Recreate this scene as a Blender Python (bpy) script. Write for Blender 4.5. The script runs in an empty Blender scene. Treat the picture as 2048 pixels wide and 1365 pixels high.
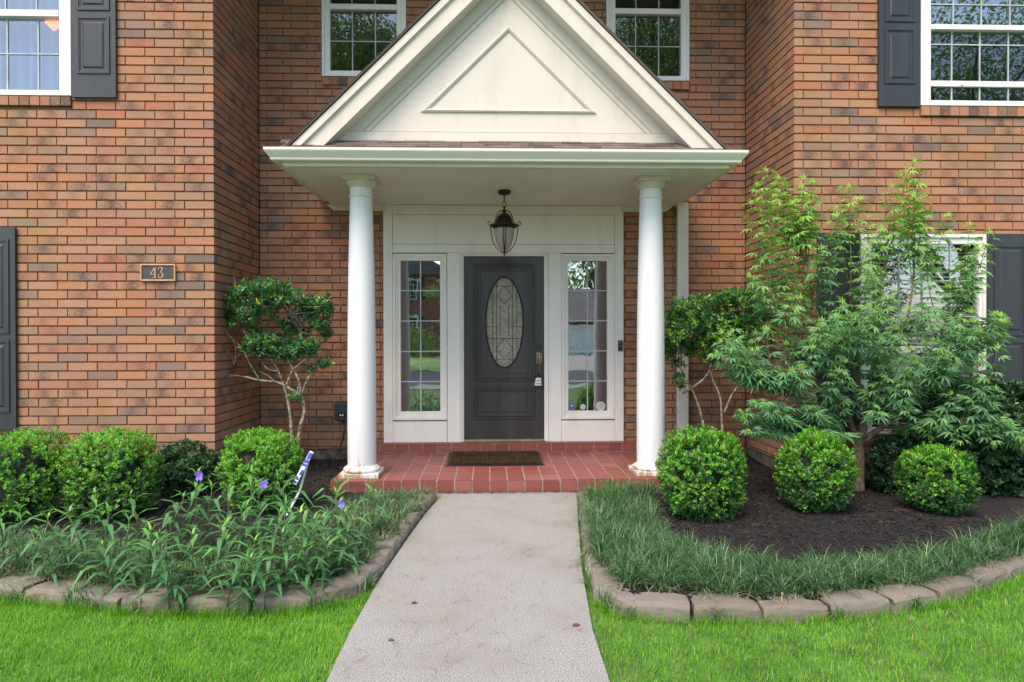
import bpy, math, random
import numpy as np
from mathutils import Vector, Matrix
random.seed(7); RS = np.random.RandomState(11)
S = bpy.context.scene
# ---------------------------------------------------------------- camera
F = 1345.0; CY = 681.4; YAW = 0.0317; PITCH = -0.0059; ROLL = -0.0018
CAM = np.array([0.0, -6.175, 1.364])
_fw = np.array([math.sin(YAW)*math.cos(PITCH), math.cos(YAW)*math.cos(PITCH), math.sin(PITCH)])
_rt = np.array([math.cos(YAW), -math.sin(YAW), 0.0]); _up = np.cross(_rt, _fw)
_r2 = _rt*math.cos(ROLL)+_up*math.sin(ROLL); _u2 = -_rt*math.sin(ROLL)+_up*math.cos(ROLL)
cd = bpy.data.cameras.new('camera'); cam = bpy.data.objects.new('camera', cd); S.collection.objects.link(cam)
m = Matrix.Identity(4)
for i in range(3):
    m[i][0] = _r2[i]; m[i][1] = _u2[i]; m[i][2] = -_fw[i]; m[i][3] = CAM[i]
cam.matrix_world = m
cd.sensor_width = 36; cd.lens = F/2048*36; cd.shift_y = (CY-682.5)/2048; cd.clip_start = .05; cd.clip_end = 800
S.camera = cam
# ---------------------------------------------------------------- light
sun_dir = Vector((-.30, -.52, .90)).normalized()
W_ = bpy.data.worlds.new('World'); S.world = W_; W_.use_nodes = True
nt = W_.node_tree; bg = nt.nodes['Background']
sky = nt.nodes.new('ShaderNodeTexSky'); sky.sky_type = 'NISHITA'; sky.sun_disc = False
sky.sun_elevation = math.asin(sun_dir.z); sky.sun_rotation = math.atan2(sun_dir.x, sun_dir.y)
sky.air_density = 1.0; sky.dust_density = 2.0; sky.ozone_density = 1.0; sky.altitude = 0
nt.links.new(sky.outputs[0], bg.inputs[0]); bg.inputs[1].default_value = .15
sl = bpy.data.lights.new('sun', 'SUN'); sl.energy = 1.2; sl.angle = math.radians(35); sl.color = (1, .80, .58)
so = bpy.data.objects.new('sun', sl); S.collection.objects.link(so); so.location = sun_dir*40
so.rotation_euler = sun_dir.to_track_quat('Z', 'Y').to_euler()
S.view_settings.view_transform = 'Standard'; S.view_settings.look = 'None'; S.view_settings.gamma = 1
S.view_settings.exposure = 1.42
S.cycles.max_bounces = 10; S.cycles.diffuse_bounces = 8; S.cycles.transparent_max_bounces = 8

# ---------------------------------------------------------------- projection helpers (photo pixel -> point on a real plane)
def ray(px, py):
    d = _fw + _r2*((px-1024)/F) - _u2*((py-CY)/F)
    return d
def WP(px, py, Y):
    d = ray(px, py); t = (Y-CAM[1])/d[1]; return CAM+d*t
def GP(px, py, z):
    d = ray(px, py); t = (z-CAM[2])/d[2]; return CAM+d*t
def RC(px0, py0, px1, py1, Y):       # rectangle on a wall plane: x0,x1,z0,z1
    ym = (py0+py1)/2; xm = (px0+px1)/2
    return WP(px0, ym, Y)[0], WP(px1, ym, Y)[0], WP(xm, py1, Y)[2], WP(xm, py0, Y)[2]
# ---------------------------------------------------------------- materials
def mat(name):
    M = bpy.data.materials.new(name); M.use_nodes = True; return M, M.node_tree.nodes, M.node_tree.links, M.node_tree.nodes['Principled BSDF']
def nd(N, t, **k):
    n = N.new(t)
    for a, v in k.items():
        if a.startswith('i_'):
            q = a[2:]; n.inputs[int(q) if q.isdigit() else q].default_value = v
        else: setattr(n, a, v)
    return n
def ramp(N, L, src, stops, interp='LINEAR'):
    r = N.new('ShaderNodeValToRGB'); r.color_ramp.interpolation = interp
    e = r.color_ramp.elements
    while len(e) < len(stops): e.new(.5)
    for i, (p, c) in enumerate(stops): e[i].position = p; e[i].color = (*c, 1)
    L.new(src, r.inputs[0]); return r.outputs[0]
def mix(N, L, fac, a, b, mode='MIX'):
    n = N.new('ShaderNodeMix'); n.data_type = 'RGBA'; n.blend_type = mode
    for s, v in ((n.inputs[0], fac), (n.inputs[6], a), (n.inputs[7], b)):
        if isinstance(v, (int, float)): s.default_value = v
        elif isinstance(v, tuple): s.default_value = (*v, 1)
        else: L.new(v, s)
    return n.outputs[2]
def math_(N, L, op, a, b=0.0, clamp=False):
    n = N.new('ShaderNodeMath'); n.operation = op; n.use_clamp = clamp
    for i, v in enumerate((a, b)):
        if isinstance(v, (int, float)): n.inputs[i].default_value = v
        else: L.new(v, n.inputs[i])
    return n.outputs[0]
def noise(N, L, scale, detail=3, rough=.55, vec=None, stretch=None, obj=True):
    tc = N.new('ShaderNodeTexCoord'); v = vec or tc.outputs['Object']
    if stretch:
        mp = N.new('ShaderNodeMapping'); mp.inputs['Scale'].default_value = stretch; L.new(v, mp.inputs[0]); v = mp.outputs[0]
    n = N.new('ShaderNodeTexNoise'); n.inputs['Scale'].default_value = scale; n.inputs['Detail'].default_value = detail; n.inputs['Roughness'].default_value = rough
    L.new(v, n.inputs['Vector']); return n.outputs['Fac']
def bump(N, L, P, h, strength=.3, dist=.01):
    b = N.new('ShaderNodeBump'); b.inputs['Strength'].default_value = strength; b.inputs['Distance'].default_value = dist
    L.new(h, b.inputs['Height']); L.new(b.outputs[0], P.inputs['Normal'])
def simple(name, c, rough=.5, metal=0, var=.12, vs=6, bs=0, bscale=60, spec=None, stretch=None):
    M, N, L, P = mat(name)
    n = noise(N, L, vs, 5, stretch=stretch)
    c2 = tuple(x*(1-var*2) for x in c); c3 = tuple(min(1, x*(1+var)) for x in c)
    L.new(ramp(N, L, n, [(.3, c2), (.7, c3)]), P.inputs['Base Color'])
    P.inputs['Roughness'].default_value = rough; P.inputs['Metallic'].default_value = metal
    if spec is not None: P.inputs['Specular IOR Level'].default_value = spec
    if bs: bump(N, L, P, noise(N, L, bscale, 4, stretch=stretch), bs, .004)
    return M
def leafmat(name, stops, trans=.25, rough=.42, spec=.4):
    M, N, L, P = mat(name)
    a = N.new('ShaderNodeAttribute'); a.attribute_name = 'tint'
    col = ramp(N, L, a.outputs['Fac'], stops)
    L.new(col, P.inputs['Base Color']); P.inputs['Roughness'].default_value = rough; P.inputs['Specular IOR Level'].default_value = spec
    if trans:
        t = N.new('ShaderNodeBsdfTranslucent'); tc = mix(N, L, 1.0, col, (1.0, 1.0, .45), 'MULTIPLY'); L.new(tc, t.inputs[0])
        ms = N.new('ShaderNodeMixShader'); ms.inputs[0].default_value = trans
        L.new(P.outputs[0], ms.inputs[1]); L.new(t.outputs[0], ms.inputs[2]); L.new(ms.outputs[0], N['Material Output'].inputs[0])
    return M
MT = {}
def brickmat():
    M, N, L, P = mat('brick'); a = N.new('ShaderNodeAttribute'); a.attribute_name = 'bk'
    s = N.new('ShaderNodeSeparateColor'); L.new(a.outputs['Color'], s.inputs[0])
    r1, r2, bu = s.outputs
    base = ramp(N, L, r1, [(0, (.49, .225, .11)), (.16, (.44, .255, .15)), (.32, (.48, .21, .105)), (.48, (.39, .225, .145)), (.62, (.46, .17, .092)), (.76, (.42, .225, .13)), (.91, (.32, .205, .15)), (.965, (.25, .17, .14)), (1, (.18, .14, .125))], 'LINEAR')
    n1 = noise(N, L, 62, 5, .8); n2 = noise(N, L, 9, 3); n3 = noise(N, L, 1.1, 3); n4 = noise(N, L, 160, 3, .7)
    base = mix(N, L, math_(N, L, 'MULTIPLY', math_(N, L, 'SUBTRACT', n1, .32, True), 1.1, True), base, (.24, .15, .105))
    n6 = noise(N, L, 24, 3, .6); base = mix(N, L, math_(N, L, 'MULTIPLY', math_(N, L, 'SUBTRACT', n6, .48, True), 1.2, True), base, (.33, .20, .14))
    # flashed dark centre on some bricks
    c = math_(N, L, 'SUBTRACT', 1.0, math_(N, L, 'ABSOLUTE', math_(N, L, 'SUBTRACT', math_(N, L, 'MULTIPLY', bu, 2.0), 1.0)))
    c = math_(N, L, 'ADD', c, math_(N, L, 'MULTIPLY', math_(N, L, 'SUBTRACT', n1, .5), 3.0))
    f = math_(N, L, 'MULTIPLY', math_(N, L, 'SUBTRACT', c, .25, True), math_(N, L, 'MULTIPLY', math_(N, L, 'SUBTRACT', r2, .42, True), 2.0), True)
    base = mix(N, L, f, base, (.105, .075, .068))
    # pale lime specks and olive algae
    sp = math_(N, L, 'MULTIPLY', math_(N, L, 'GREATER_THAN', n4, .66), math_(N, L, 'MULTIPLY', math_(N, L, 'SUBTRACT', .35, r2, True), 2.0), True)
    base = mix(N, L, sp, base, (.55, .45, .36))
    al = math_(N, L, 'MULTIPLY', math_(N, L, 'SUBTRACT', n3, .56, True), 4.0, True)
    base = mix(N, L, math_(N, L, 'MULTIPLY', al, .45), base, (.22, .17, .055))
    L.new(base, P.inputs['Base Color']); P.inputs['Roughness'].default_value = .85; P.inputs['Specular IOR Level'].default_value = .25
    bump(N, L, P, noise(N, L, 120, 4, .7), .35, .004)
    return M
MT['brick'] = brickmat()
MT['mortar'] = simple('mortar', (.26, .145, .08), .9, var=.15, vs=14, bs=.3, bscale=200)
def paintmat(name, c, grime=(.30, .25, .17), amt=.25, rough=.5, stretch=(1, 1, .25)):
    M, N, L, P = mat(name)
    n = noise(N, L, 3.5, 6, .7, stretch=stretch); n2 = noise(N, L, 45, 4, .7)
    col = mix(N, L, math_(N, L, 'MULTIPLY', math_(N, L, 'SUBTRACT', n, .52, True), 2.2*amt, True), c, grime)
    col = mix(N, L, math_(N, L, 'MULTIPLY', math_(N, L, 'SUBTRACT', n2, .66, True), 2.5*amt, True), col, grime)
    L.new(col, P.inputs['Base Color']); P.inputs['Roughness'].default_value = rough
    bump(N, L, P, noise(N, L, 40, 3), .05, .003); return M
MT['cream'] = paintmat('cream_paint', (.66, .615, .54), amt=.5)
MT['white'] = paintmat('white_paint', (.80, .785, .745), amt=.45)
MT['gutter'] = paintmat('gutter_paint', (.76, .745, .66), amt=.3, rough=.35, stretch=(.3, 1, 1))
MT['soffit'] = paintmat('soffit_paint', (.84, .82, .76), amt=.3, stretch=(1, .4, 1))
MT['vinyl'] = paintmat('window_vinyl', (.82, .82, .80), amt=.1, rough=.4)
MT['caulk'] = simple('dirty_caulk', (.16, .13, .09), .9)
def columnmat():
    M, N, L, P = mat('column_paint')
    tc = N.new('ShaderNodeTexCoord'); sx = N.new('ShaderNodeSeparateXYZ'); L.new(tc.outputs['Object'], sx.inputs[0])
    n = noise(N, L, 14, 5, .7, stretch=(1, 1, .18)); n2 = noise(N, L, 30, 4, .75)
    # weathered wood shows near the foot of the post
    h = math_(N, L, 'MULTIPLY', math_(N, L, 'SUBTRACT', .50, sx.outputs[2]), 1.7, True)
    msk = math_(N, L, 'MULTIPLY', math_(N, L, 'SUBTRACT', math_(N, L, 'ADD', math_(N, L, 'MULTIPLY', n, .8), math_(N, L, 'MULTIPLY', h, .55)), .67), 9.0, True)
    col = mix(N, L, msk, (.73, .745, .76), (.42, .30, .19))
    col = mix(N, L, math_(N, L, 'MULTIPLY', math_(N, L, 'SUBTRACT', n2, .70, True), 3.0, True), col, (.35, .33, .30))
    L.new(col, P.inputs['Base Color']); P.inputs['Roughness'].default_value = .5
    bump(N, L, P, msk, -.3, .003); return M
MT['column'] = columnmat()
MT['shutter'] = simple('shutter_paint', (.035, .040, .048), .45, var=.12, vs=5, bs=.1, bscale=50, stretch=(1, 1, .15))
MT['door'] = simple('door_paint', (.052, .047, .048), .36, var=.22, vs=7, bs=.25, bscale=55, stretch=(1, 1, .08))
MT['doorline'] = simple('door_groove', (.012, .012, .014), .6)
def glassmat(name, dark, refl, bs=.08, bsc=3.0, tint=(.95, .98, 1.0)):
    M, N, L, P = mat(name); N.remove(P)
    d = nd(N, 'ShaderNodeBsdfDiffuse'); d.inputs[0].default_value = (*dark, 1)
    g = nd(N, 'ShaderNodeBsdfGlossy'); g.inputs['Roughness'].default_value = .012; g.inputs[0].default_value = (*tint, 1)
    b = N.new('ShaderNodeBump'); b.inputs['Strength'].default_value = bs; b.inputs['Distance'].default_value = .02
    L.new(noise(N, L, bsc, 2), b.inputs['Height']); L.new(b.outputs[0], g.inputs['Normal'])
    lw = N.new('ShaderNodeFresnel'); lw.inputs[0].default_value = 1.5
    f = math_(N, L, 'ADD', lw.outputs[0], refl, True)
    ms = N.new('ShaderNodeMixShader'); L.new(f, ms.inputs[0]); L.new(d.outputs[0], ms.inputs[1]); L.new(g.outputs[0], ms.inputs[2])
    L.new(ms.outputs[0], N['Material Output'].inputs[0]); return M
MT['glass'] = glassmat('window_glass', (.02, .026, .026), .42)
MT['glass_side'] = glassmat('sidelight_glass', (.045, .06, .055), .46, bs=.035, bsc=4)
def ovalmat():
    M, N, L, P = mat('leaded_glass')
    tc = N.new('ShaderNodeTexCoord')
    v = N.new('ShaderNodeTexVoronoi'); v.inputs['Scale'].default_value = 120; L.new(tc.outputs['Object'], v.inputs['Vector'])
    n = noise(N, L, 9, 3)
    col = ramp(N, L, n, [(.3, (.20, .20, .15)), (.55, (.33, .32, .25)), (.75, (.24, .22, .19))])
    n5 = noise(N, L, 110, 4, .8)
    col = mix(N, L, math_(N, L, 'MULTIPLY', math_(N, L, 'SUBTRACT', n5, .52, True), 3.5, True), col, (.55, .55, .47))
    L.new(col, P.inputs['Base Color']); P.inputs['Roughness'].default_value = .16; P.inputs['Specular IOR Level'].default_value = .9
    bump(N, L, P, v.outputs['Distance'], .9, .006); return M
MT['oval'] = ovalmat()
MT['lead'] = simple('lead_came', (.10, .10, .095), .35, metal=.8)
def attrmat(name, stops, attr='tint', rough=.7, ns=40, nm=.35, dark=(.1, .08, .07), bs=.3, bsc=90, spec=.3):
    M, N, L, P = mat(name); a = N.new('ShaderNodeAttribute'); a.attribute_name = attr
    col = ramp(N, L, a.outputs['Fac'], stops)
    n = noise(N, L, ns, 5, .7); col = mix(N, L, math_(N, L, 'MULTIPLY', n, nm), col, dark)
    L.new(col, P.inputs['Base Color']); P.inputs['Roughness'].default_value = rough; P.inputs['Specular IOR Level'].default_value = spec
    bump(N, L, P, noise(N, L, bsc, 4, .7), bs, .004); return M
MT['shingle'] = attrmat('roof_shingle', [(0, (.10, .075, .065)), (.5, (.155, .115, .10)), (1, (.22, .175, .155))], ns=200, nm=.4, dark=(.04, .03, .03))
MT['tile'] = attrmat('quarry_tile', [(0, (.20, .058, .045)), (.5, (.26, .08, .062)), (.85, (.225, .064, .05)), (1, (.31, .12, .10))], rough=.45, ns=22, nm=.3, dark=(.22, .11, .09), bs=.12)
MT['tileflat'] = attrmat('quarry_tile_worn', [(0, (.25, .10, .085)), (.5, (.29, .12, .10)), (1, (.34, .155, .13))], rough=.4, ns=22, nm=.3, dark=(.22, .15, .13), bs=.12)
MT['grout'] = simple('grout', (.36, .29, .28), .9, var=.3, vs=30)
MT['stone'] = attrmat('edging_stone', [(0, (.21, .18, .145)), (.5, (.27, .23, .185)), (1, (.24, .215, .19))], rough=.95, ns=26, nm=.55, dark=(.11, .095, .075), bs=.9, bsc=70)
def concretemat():
    M, N, L, P = mat('concrete')
    n1 = noise(N, L, 190, 2, .8); n2 = noise(N, L, 2.0, 5, .6); n3 = noise(N, L, 60, 4, .7)
    c = ramp(N, L, n1, [(.36, (.08, .076, .068)), (.45, (.225, .222, .207)), (.56, (.335, .332, .312)), (.66, (.67, .665, .64))])
    c = mix(N, L, math_(N, L, 'MULTIPLY', math_(N, L, 'SUBTRACT', n2, .46, True), 2.6, True), c, (.22, .20, .17), 'MIX')
    c = mix(N, L, math_(N, L, 'MULTIPLY', math_(N, L, 'SUBTRACT', n3, .62, True), 3, True), c, (.15, .13, .11))
    tc = N.new('ShaderNodeTexCoord'); dn = N.new('ShaderNodeTexNoise'); dn.inputs['Scale'].default_value = 3.5; dn.inputs['Detail'].default_value = 5; L.new(tc.outputs['Object'], dn.inputs['Vector'])
    av = N.new('ShaderNodeVectorMath'); av.operation = 'MULTIPLY_ADD'; L.new(dn.outputs['Color'], av.inputs[0]); av.inputs[1].default_value = (.5, .5, 0); L.new(tc.outputs['Object'], av.inputs[2])
    vo = N.new('ShaderNodeTexVoronoi'); vo.feature = 'DISTANCE_TO_EDGE'; vo.inputs['Scale'].default_value = .75; L.new(av.outputs[0], vo.inputs['Vector'])
    crk = math_(N, L, 'MULTIPLY', math_(N, L, 'LESS_THAN', vo.outputs['Distance'], .0035), math_(N, L, 'MULTIPLY', math_(N, L, 'SUBTRACT', n2, .42, True), 5.0, True), True)
    c = mix(N, L, math_(N, L, 'MULTIPLY', crk, .28), c, (.09, .08, .07))
    n7 = noise(N, L, 7, 5, .7); c = mix(N, L, math_(N, L, 'MULTIPLY', math_(N, L, 'SUBTRACT', n7, .54, True), 1.1, True), c, (.20, .19, .165))
    L.new(c, P.inputs['Base Color']); P.inputs['Roughness'].default_value = .95
    bump(N, L, P, n1, .25, .003); return M
MT['concrete'] = concretemat()
MT['foundation'] = simple('foundation_concrete', (.16, .135, .10), .95, var=.35, vs=12, bs=.5)
def mulchmat():
    M, N, L, P = mat('mulch')
    n1 = noise(N, L, 60, 6, .8); n2 = noise(N, L, 3, 4); n3 = noise(N, L, 240, 3, .8)
    c = ramp(N, L, n1, [(.3, (.008, .007, .008)), (.55, (.022, .019, .020)), (.75, (.06, .05, .047))])
    c = mix(N, L, math_(N, L, 'MULTIPLY', math_(N, L, 'SUBTRACT', n2, .5, True), 2.0, True), c, (.07, .045, .03))
    c = mix(N, L, math_(N, L, 'GREATER_THAN', n3, .73), c, (.22, .19, .16))
    L.new(c, P.inputs['Base Color']); P.inputs['Roughness'].default_value = 1
    bump(N, L, P, n1, 1.0, .03); return M
MT['mulch'] = mulchmat()
MT['soil'] = simple('lawn_soil', (.09, .17, .035), 1, var=.3, vs=9)
MT['asphalt'] = simple('asphalt', (.08, .08, .082), .9, var=.2, vs=2)
MT['lawnleaf'] = leafmat('lawn_blades', [(0, (.10, .30, .012)), (.5, (.17, .46, .025)), (.93, (.27, .58, .06)), (1, (.55, .55, .22))], .35, .5, .3)
MT['liriope'] = leafmat('border_blades', [(0, (.022, .07, .022)), (.35, (.05, .145, .045)), (.6, (.11, .24, .075)), (.78, (.24, .37, .17)), (.84, (.36, .31, .20)), (1, (.58, .48, .34))], .15, .4, .5)
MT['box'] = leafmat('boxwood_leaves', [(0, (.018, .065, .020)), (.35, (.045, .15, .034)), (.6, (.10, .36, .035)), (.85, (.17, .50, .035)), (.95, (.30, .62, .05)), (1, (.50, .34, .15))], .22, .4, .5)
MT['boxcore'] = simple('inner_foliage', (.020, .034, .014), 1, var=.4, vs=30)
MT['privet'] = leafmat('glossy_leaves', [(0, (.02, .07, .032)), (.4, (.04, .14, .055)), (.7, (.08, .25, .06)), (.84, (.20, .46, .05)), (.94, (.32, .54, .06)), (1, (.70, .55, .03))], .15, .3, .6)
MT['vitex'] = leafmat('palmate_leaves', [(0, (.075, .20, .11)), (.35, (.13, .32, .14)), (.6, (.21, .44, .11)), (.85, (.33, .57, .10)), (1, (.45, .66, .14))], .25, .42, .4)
MT['ruellia'] = leafmat('lance_leaves', [(0, (.045, .14, .05)), (.5, (.10, .27, .09)), (.8, (.18, .42, .09)), (1, (.34, .62, .06))], .22, .4, .4)
MT['hedge'] = leafmat('hedge_leaves', [(0, (.015, .045, .018)), (.5, (.035, .10, .038)), (1, (.09, .23, .07))], .12, .35, .5)
MT['bark'] = simple('bark', (.22, .165, .11), .95, var=.35, vs=22, bs=.8, bscale=80)
MT['barkpale'] = simple('pale_bark', (.34, .29, .22), .95, var=.45, vs=30, bs=.8, bscale=80)
MT['twig'] = simple('twigs', (.24, .17, .09), .9, var=.3, vs=20)
MT['stem'] = simple('green_stem', (.14, .17, .06), .6, var=.3, vs=10)
MT['needle'] = simple('pine_needles', (.26, .15, .075), .8, var=.4, vs=9)
MT['deadleaf'] = simple('dead_leaf', (.20, .06, .03), .8, var=.3, vs=40)
MT['petal'] = simple('violet_petals', (.25, .15, .72), .5, var=.15, vs=40)
MT['bronze'] = simple('dark_bronze', (.045, .035, .028), .42, metal=.6, var=.35, vs=60, bs=.3, bscale=150)
MT['brass'] = simple('aged_brass', (.42, .29, .14), .32, metal=.9, var=.3, vs=60)
MT['copper'] = simple('polished_bronze', (.62, .34, .17), .4, metal=.35, var=.1, vs=40)
MT['nickel'] = simple('satin_metal', (.33, .26, .20), .35, metal=.9, var=.2, vs=60)
MT['plaque'] = simple('plaque_field', (.055, .06, .062), .55, var=.15, vs=30)
MT['black'] = simple('black_plastic', (.012, .012, .014), .4)
MT['greybox'] = simple('grey_plastic', (.045, .055, .062), .5)
MT['frost'] = simple('frosted_glass', (.40, .34, .29), .35, var=.12, vs=12)
MT['mat'] = attrmat('coir', [(0, (.055, .032, .016)), (.6, (.11, .065, .032)), (1, (.22, .14, .07))], rough=1, ns=90, nm=.5, dark=(.02, .012, .008), bs=.8)
MT['signwhite'] = simple('sign_white', (.75, .76, .80), .4, var=.05)
MT['signblue'] = simple('sign_blue', (.02, .05, .42), .4, var=.1)
MT['stickblue'] = simple('sticker_blue', (.08, .12, .42), .4, var=.1)
MT['threshold'] = simple('threshold_wood', (.32, .26, .16), .5, var=.25, vs=8)
MT['trim'] = simple('far_white_trim', (.88, .88, .86), .5)
MT['farroof'] = simple('far_shingles', (.17, .155, .15), .9, var=.2, vs=3)
MT['farbrick'] = simple('far_brick', (.36, .15, .10), .9, var=.25, vs=5)
# ---------------------------------------------------------------- object helpers
def tag(o, label=None, cat=None, group=None, kind=None):
    if label: o['label'] = label
    if cat: o['category'] = cat
    if group: o['group'] = group
    if kind: o['kind'] = kind
    return o
def link(o, parent=None):
    S.collection.objects.link(o)
    if parent is not None:
        o.parent = parent
    return o
def wloc(o):
    v = Vector(o.location)
    while o.parent: o = o.parent; v += Vector(o.location)
    return v
def empty(name, loc, label=None, cat=None, group=None, kind=None):
    o = bpy.data.objects.new(name, None); o.location = loc; o.empty_display_size = .1; link(o)
    return tag(o, label, cat, group, kind)
def finish(name, me, mats, parent, smooth, org=None, bevel=0):
    for k in (mats if isinstance(mats, (list, tuple)) else [mats]): me.materials.append(MT[k] if isinstance(k, str) else k)
    o = bpy.data.objects.new(name, me); link(o, parent)
    if parent is not None: base = wloc(parent)
    else: base = Vector((0, 0, 0))
    if org is not None:
        o.location = Vector(org)-base; base = Vector(org)
    if base.length > 0: me.transform(Matrix.Translation(-base))
    if smooth: me.shade_smooth()
    if bevel:
        b = o.modifiers.new('bevel', 'BEVEL'); b.width = bevel; b.segments = 2; b.limit_method = 'ANGLE'; b.angle_limit = math.radians(50)
        b.harden_normals = False
    return o
class MB:
    def __init__(s): s.v = []; s.f = []; s.mi = []; s.t = []
    def add(s, vs, fs, m=0, t=None):
        n = len(s.v); s.v += [tuple(map(float, a)) for a in vs]; s.f += [tuple(n+i for i in f) for f in fs]; s.mi += [m]*len(fs)
        s.t += [random.random() if t is None else t]*len(vs); return s
    def box(s, x0, x1, y0, y1, z0, z1, m=0, t=None):
        return s.add([(x0, y0, z0), (x1, y0, z0), (x1, y1, z0), (x0, y1, z0), (x0, y0, z1), (x1, y0, z1), (x1, y1, z1), (x0, y1, z1)],
              [(0, 3, 2, 1), (4, 5, 6, 7), (0, 1, 5, 4), (1, 2, 6, 5), (2, 3, 7, 6), (3, 0, 4, 7)], m, t)
    def prism(s, poly, y0, y1, m=0, t=None):      # poly in x,z
        n = len(poly); a = sum(poly[i][0]*poly[(i+1) % n][1]-poly[(i+1) % n][0]*poly[i][1] for i in range(n))
        if a < 0: poly = poly[::-1]
        return s.add([(x, y0, z) for x, z in poly]+[(x, y1, z) for x, z in poly],
              [tuple(range(n)), tuple(range(2*n-1, n-1, -1))]+[(i, i+n, (i+1) % n+n, (i+1) % n) for i in range(n)], m, t)
    def tube(s, pts, rad, n=8, m=0, cap=True, t=None):
        pts = [Vector(p) for p in pts]; k = len(pts)
        if isinstance(rad, (int, float)): rad = [rad]*k
        vs = []; fs = []; side = None
        for i, p in enumerate(pts):
            d = (pts[min(i+1, k-1)]-pts[max(i-1, 0)]).normalized()
            if side is None: side = d.orthogonal().normalized()
            side = (side-d*side.dot(d)).normalized(); up = d.cross(side)
            for j in range(n):
                a = 2*math.pi*j/n; vs.append(p+(side*math.cos(a)+up*math.sin(a))*rad[i])
        for i in range(k-1):
            for j in range(n): fs.append((i*n+j, i*n+(j+1) % n, (i+1)*n+(j+1) % n, (i+1)*n+j))
        if cap: fs.append(tuple(range(n-1, -1, -1))); fs.append(tuple((k-1)*n+j for j in range(n)))
        return s.add(vs, fs, m, t)
    def lathe(s, prof, cx, cy, n=32, m=0, t=None):
        k = len(prof); vs = [(cx+r*math.cos(2*math.pi*j/n), cy+r*math.sin(2*math.pi*j/n), z) for r, z in prof for j in range(n)]
        fs = [(i*n+j, i*n+(j+1) % n, (i+1)*n+(j+1) % n, (i+1)*n+j) for i in range(k-1) for j in range(n)]
        fs += [tuple(range(n-1, -1, -1)), tuple((k-1)*n+j for j in range(n))]
        return s.add(vs, fs, m, t)
    def build(s, name, mats, parent=None, smooth=False, bevel=0, org=None, tint=False):
        me = bpy.data.meshes.new(name); me.from_pydata(s.v, [], s.f); me.polygons.foreach_set('material_index', s.mi)
        if tint:
            a = me.attributes.new('tint', 'FLOAT', 'POINT'); a.data.foreach_set('value', s.t)
        me.update(); return finish(name, me, mats, parent, smooth, org, bevel)
def bigmesh(name, V, Fq, mats, parent=None, tint=None, smooth=False, org=None, bk=None):
    V = np.asarray(V, np.float32).reshape(-1, 3); Fq = np.asarray(Fq, np.int32); k = Fq.shape[1]; nf = len(Fq)
    me = bpy.data.meshes.new(name); me.vertices.add(len(V)); me.vertices.foreach_set('co', V.ravel())
    me.loops.add(nf*k); me.loops.foreach_set('vertex_index', Fq.ravel())
    me.polygons.add(nf); me.polygons.foreach_set('loop_start', np.arange(nf, dtype=np.int32)*k)
    me.update(calc_edges=True)
    if tint is not None:
        a = me.attributes.new('tint', 'FLOAT', 'POINT'); a.data.foreach_set('value', np.asarray(tint, np.float32).ravel())
    if bk is not None:
        a = me.attributes.new('bk', 'FLOAT_COLOR', 'POINT'); a.data.foreach_set('color', np.asarray(bk, np.float32).ravel())
    if not smooth: me.shade_flat()
    return finish(name, me, mats, parent, smooth, org)
def nrm(a): return a/np.maximum(np.linalg.norm(a, axis=-1, keepdims=True), 1e-9)
# leaf templates: (verts Nx3 in length/side/normal space, quads)
T_DIAM = (np.array([[0, 0, 0], [.5, .26, .06], [1, 0, -.03], [.5, -.26, .06]]), np.array([[0, 1, 2, 3]]))
T_OVAL = (np.array([[0, 0, 0], [.3, .24, .06], [.72, .22, .04], [1, 0, -.06], [.72, -.22, .04], [.3, -.24, .06], [.5, 0, -.01]]),
          np.array([[0, 6, 2, 1], [6, 3, 2, 2], [0, 5, 4, 6], [6, 4, 3, 3]]))
T_OVAL = (np.array([[0, 0, 0], [.3, .24, .07], [.72, .22, .05], [1, 0, -.06], [.72, -.22, .05], [.3, -.24, .07]]), np.array([[0, 3, 2, 1], [0, 5, 4, 3]]))
def _palm(nl=6):
    V = []; Q = []
    for i in range(nl):
        a = math.radians(-75+150*i/(nl-1)); l = 1-.30*abs(a)/math.radians(75); w = .118*l
        d = np.array([math.cos(a), math.sin(a)]); p = np.array([-d[1], d[0]]); b = len(V)
        for (u, s, z) in ((0, 0, 0), (.45, w, .03), (1, 0, -.24), (.45, -w, .03)):
            q = d*u*l+p*s; V.append([q[0], q[1], z*l-(.04 if u else 0)])
        Q.append([b, b+1, b+2, b+3])
    return np.array(V), np.array(Q)
T_PALM = _palm(5)
T_LANCE = (np.array([[0, 0, 0], [.25, .055, .09], [.25, -.055, .09], [.6, .06, .08], [.6, -.06, .08], [1, 0, -.20], [.25, 0, .075], [.6, 0, .065]]),
           np.array([[0, 6, 1, 1], [0, 2, 6, 6], [1, 6, 7, 3], [6, 2, 4, 7], [3, 7, 5, 5], [7, 4, 5, 5]]))
T_LANCE = (np.array([[0, .012, 0], [0, -.012, 0], [.3, .078, .12], [.3, -.078, .12], [.65, .062, .07], [.65, -.062, .07], [1, .004, -.30], [1, -.004, -.30]]),
           np.array([[0, 1, 3, 2], [2, 3, 5, 4], [4, 5, 7, 6]]))
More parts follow.
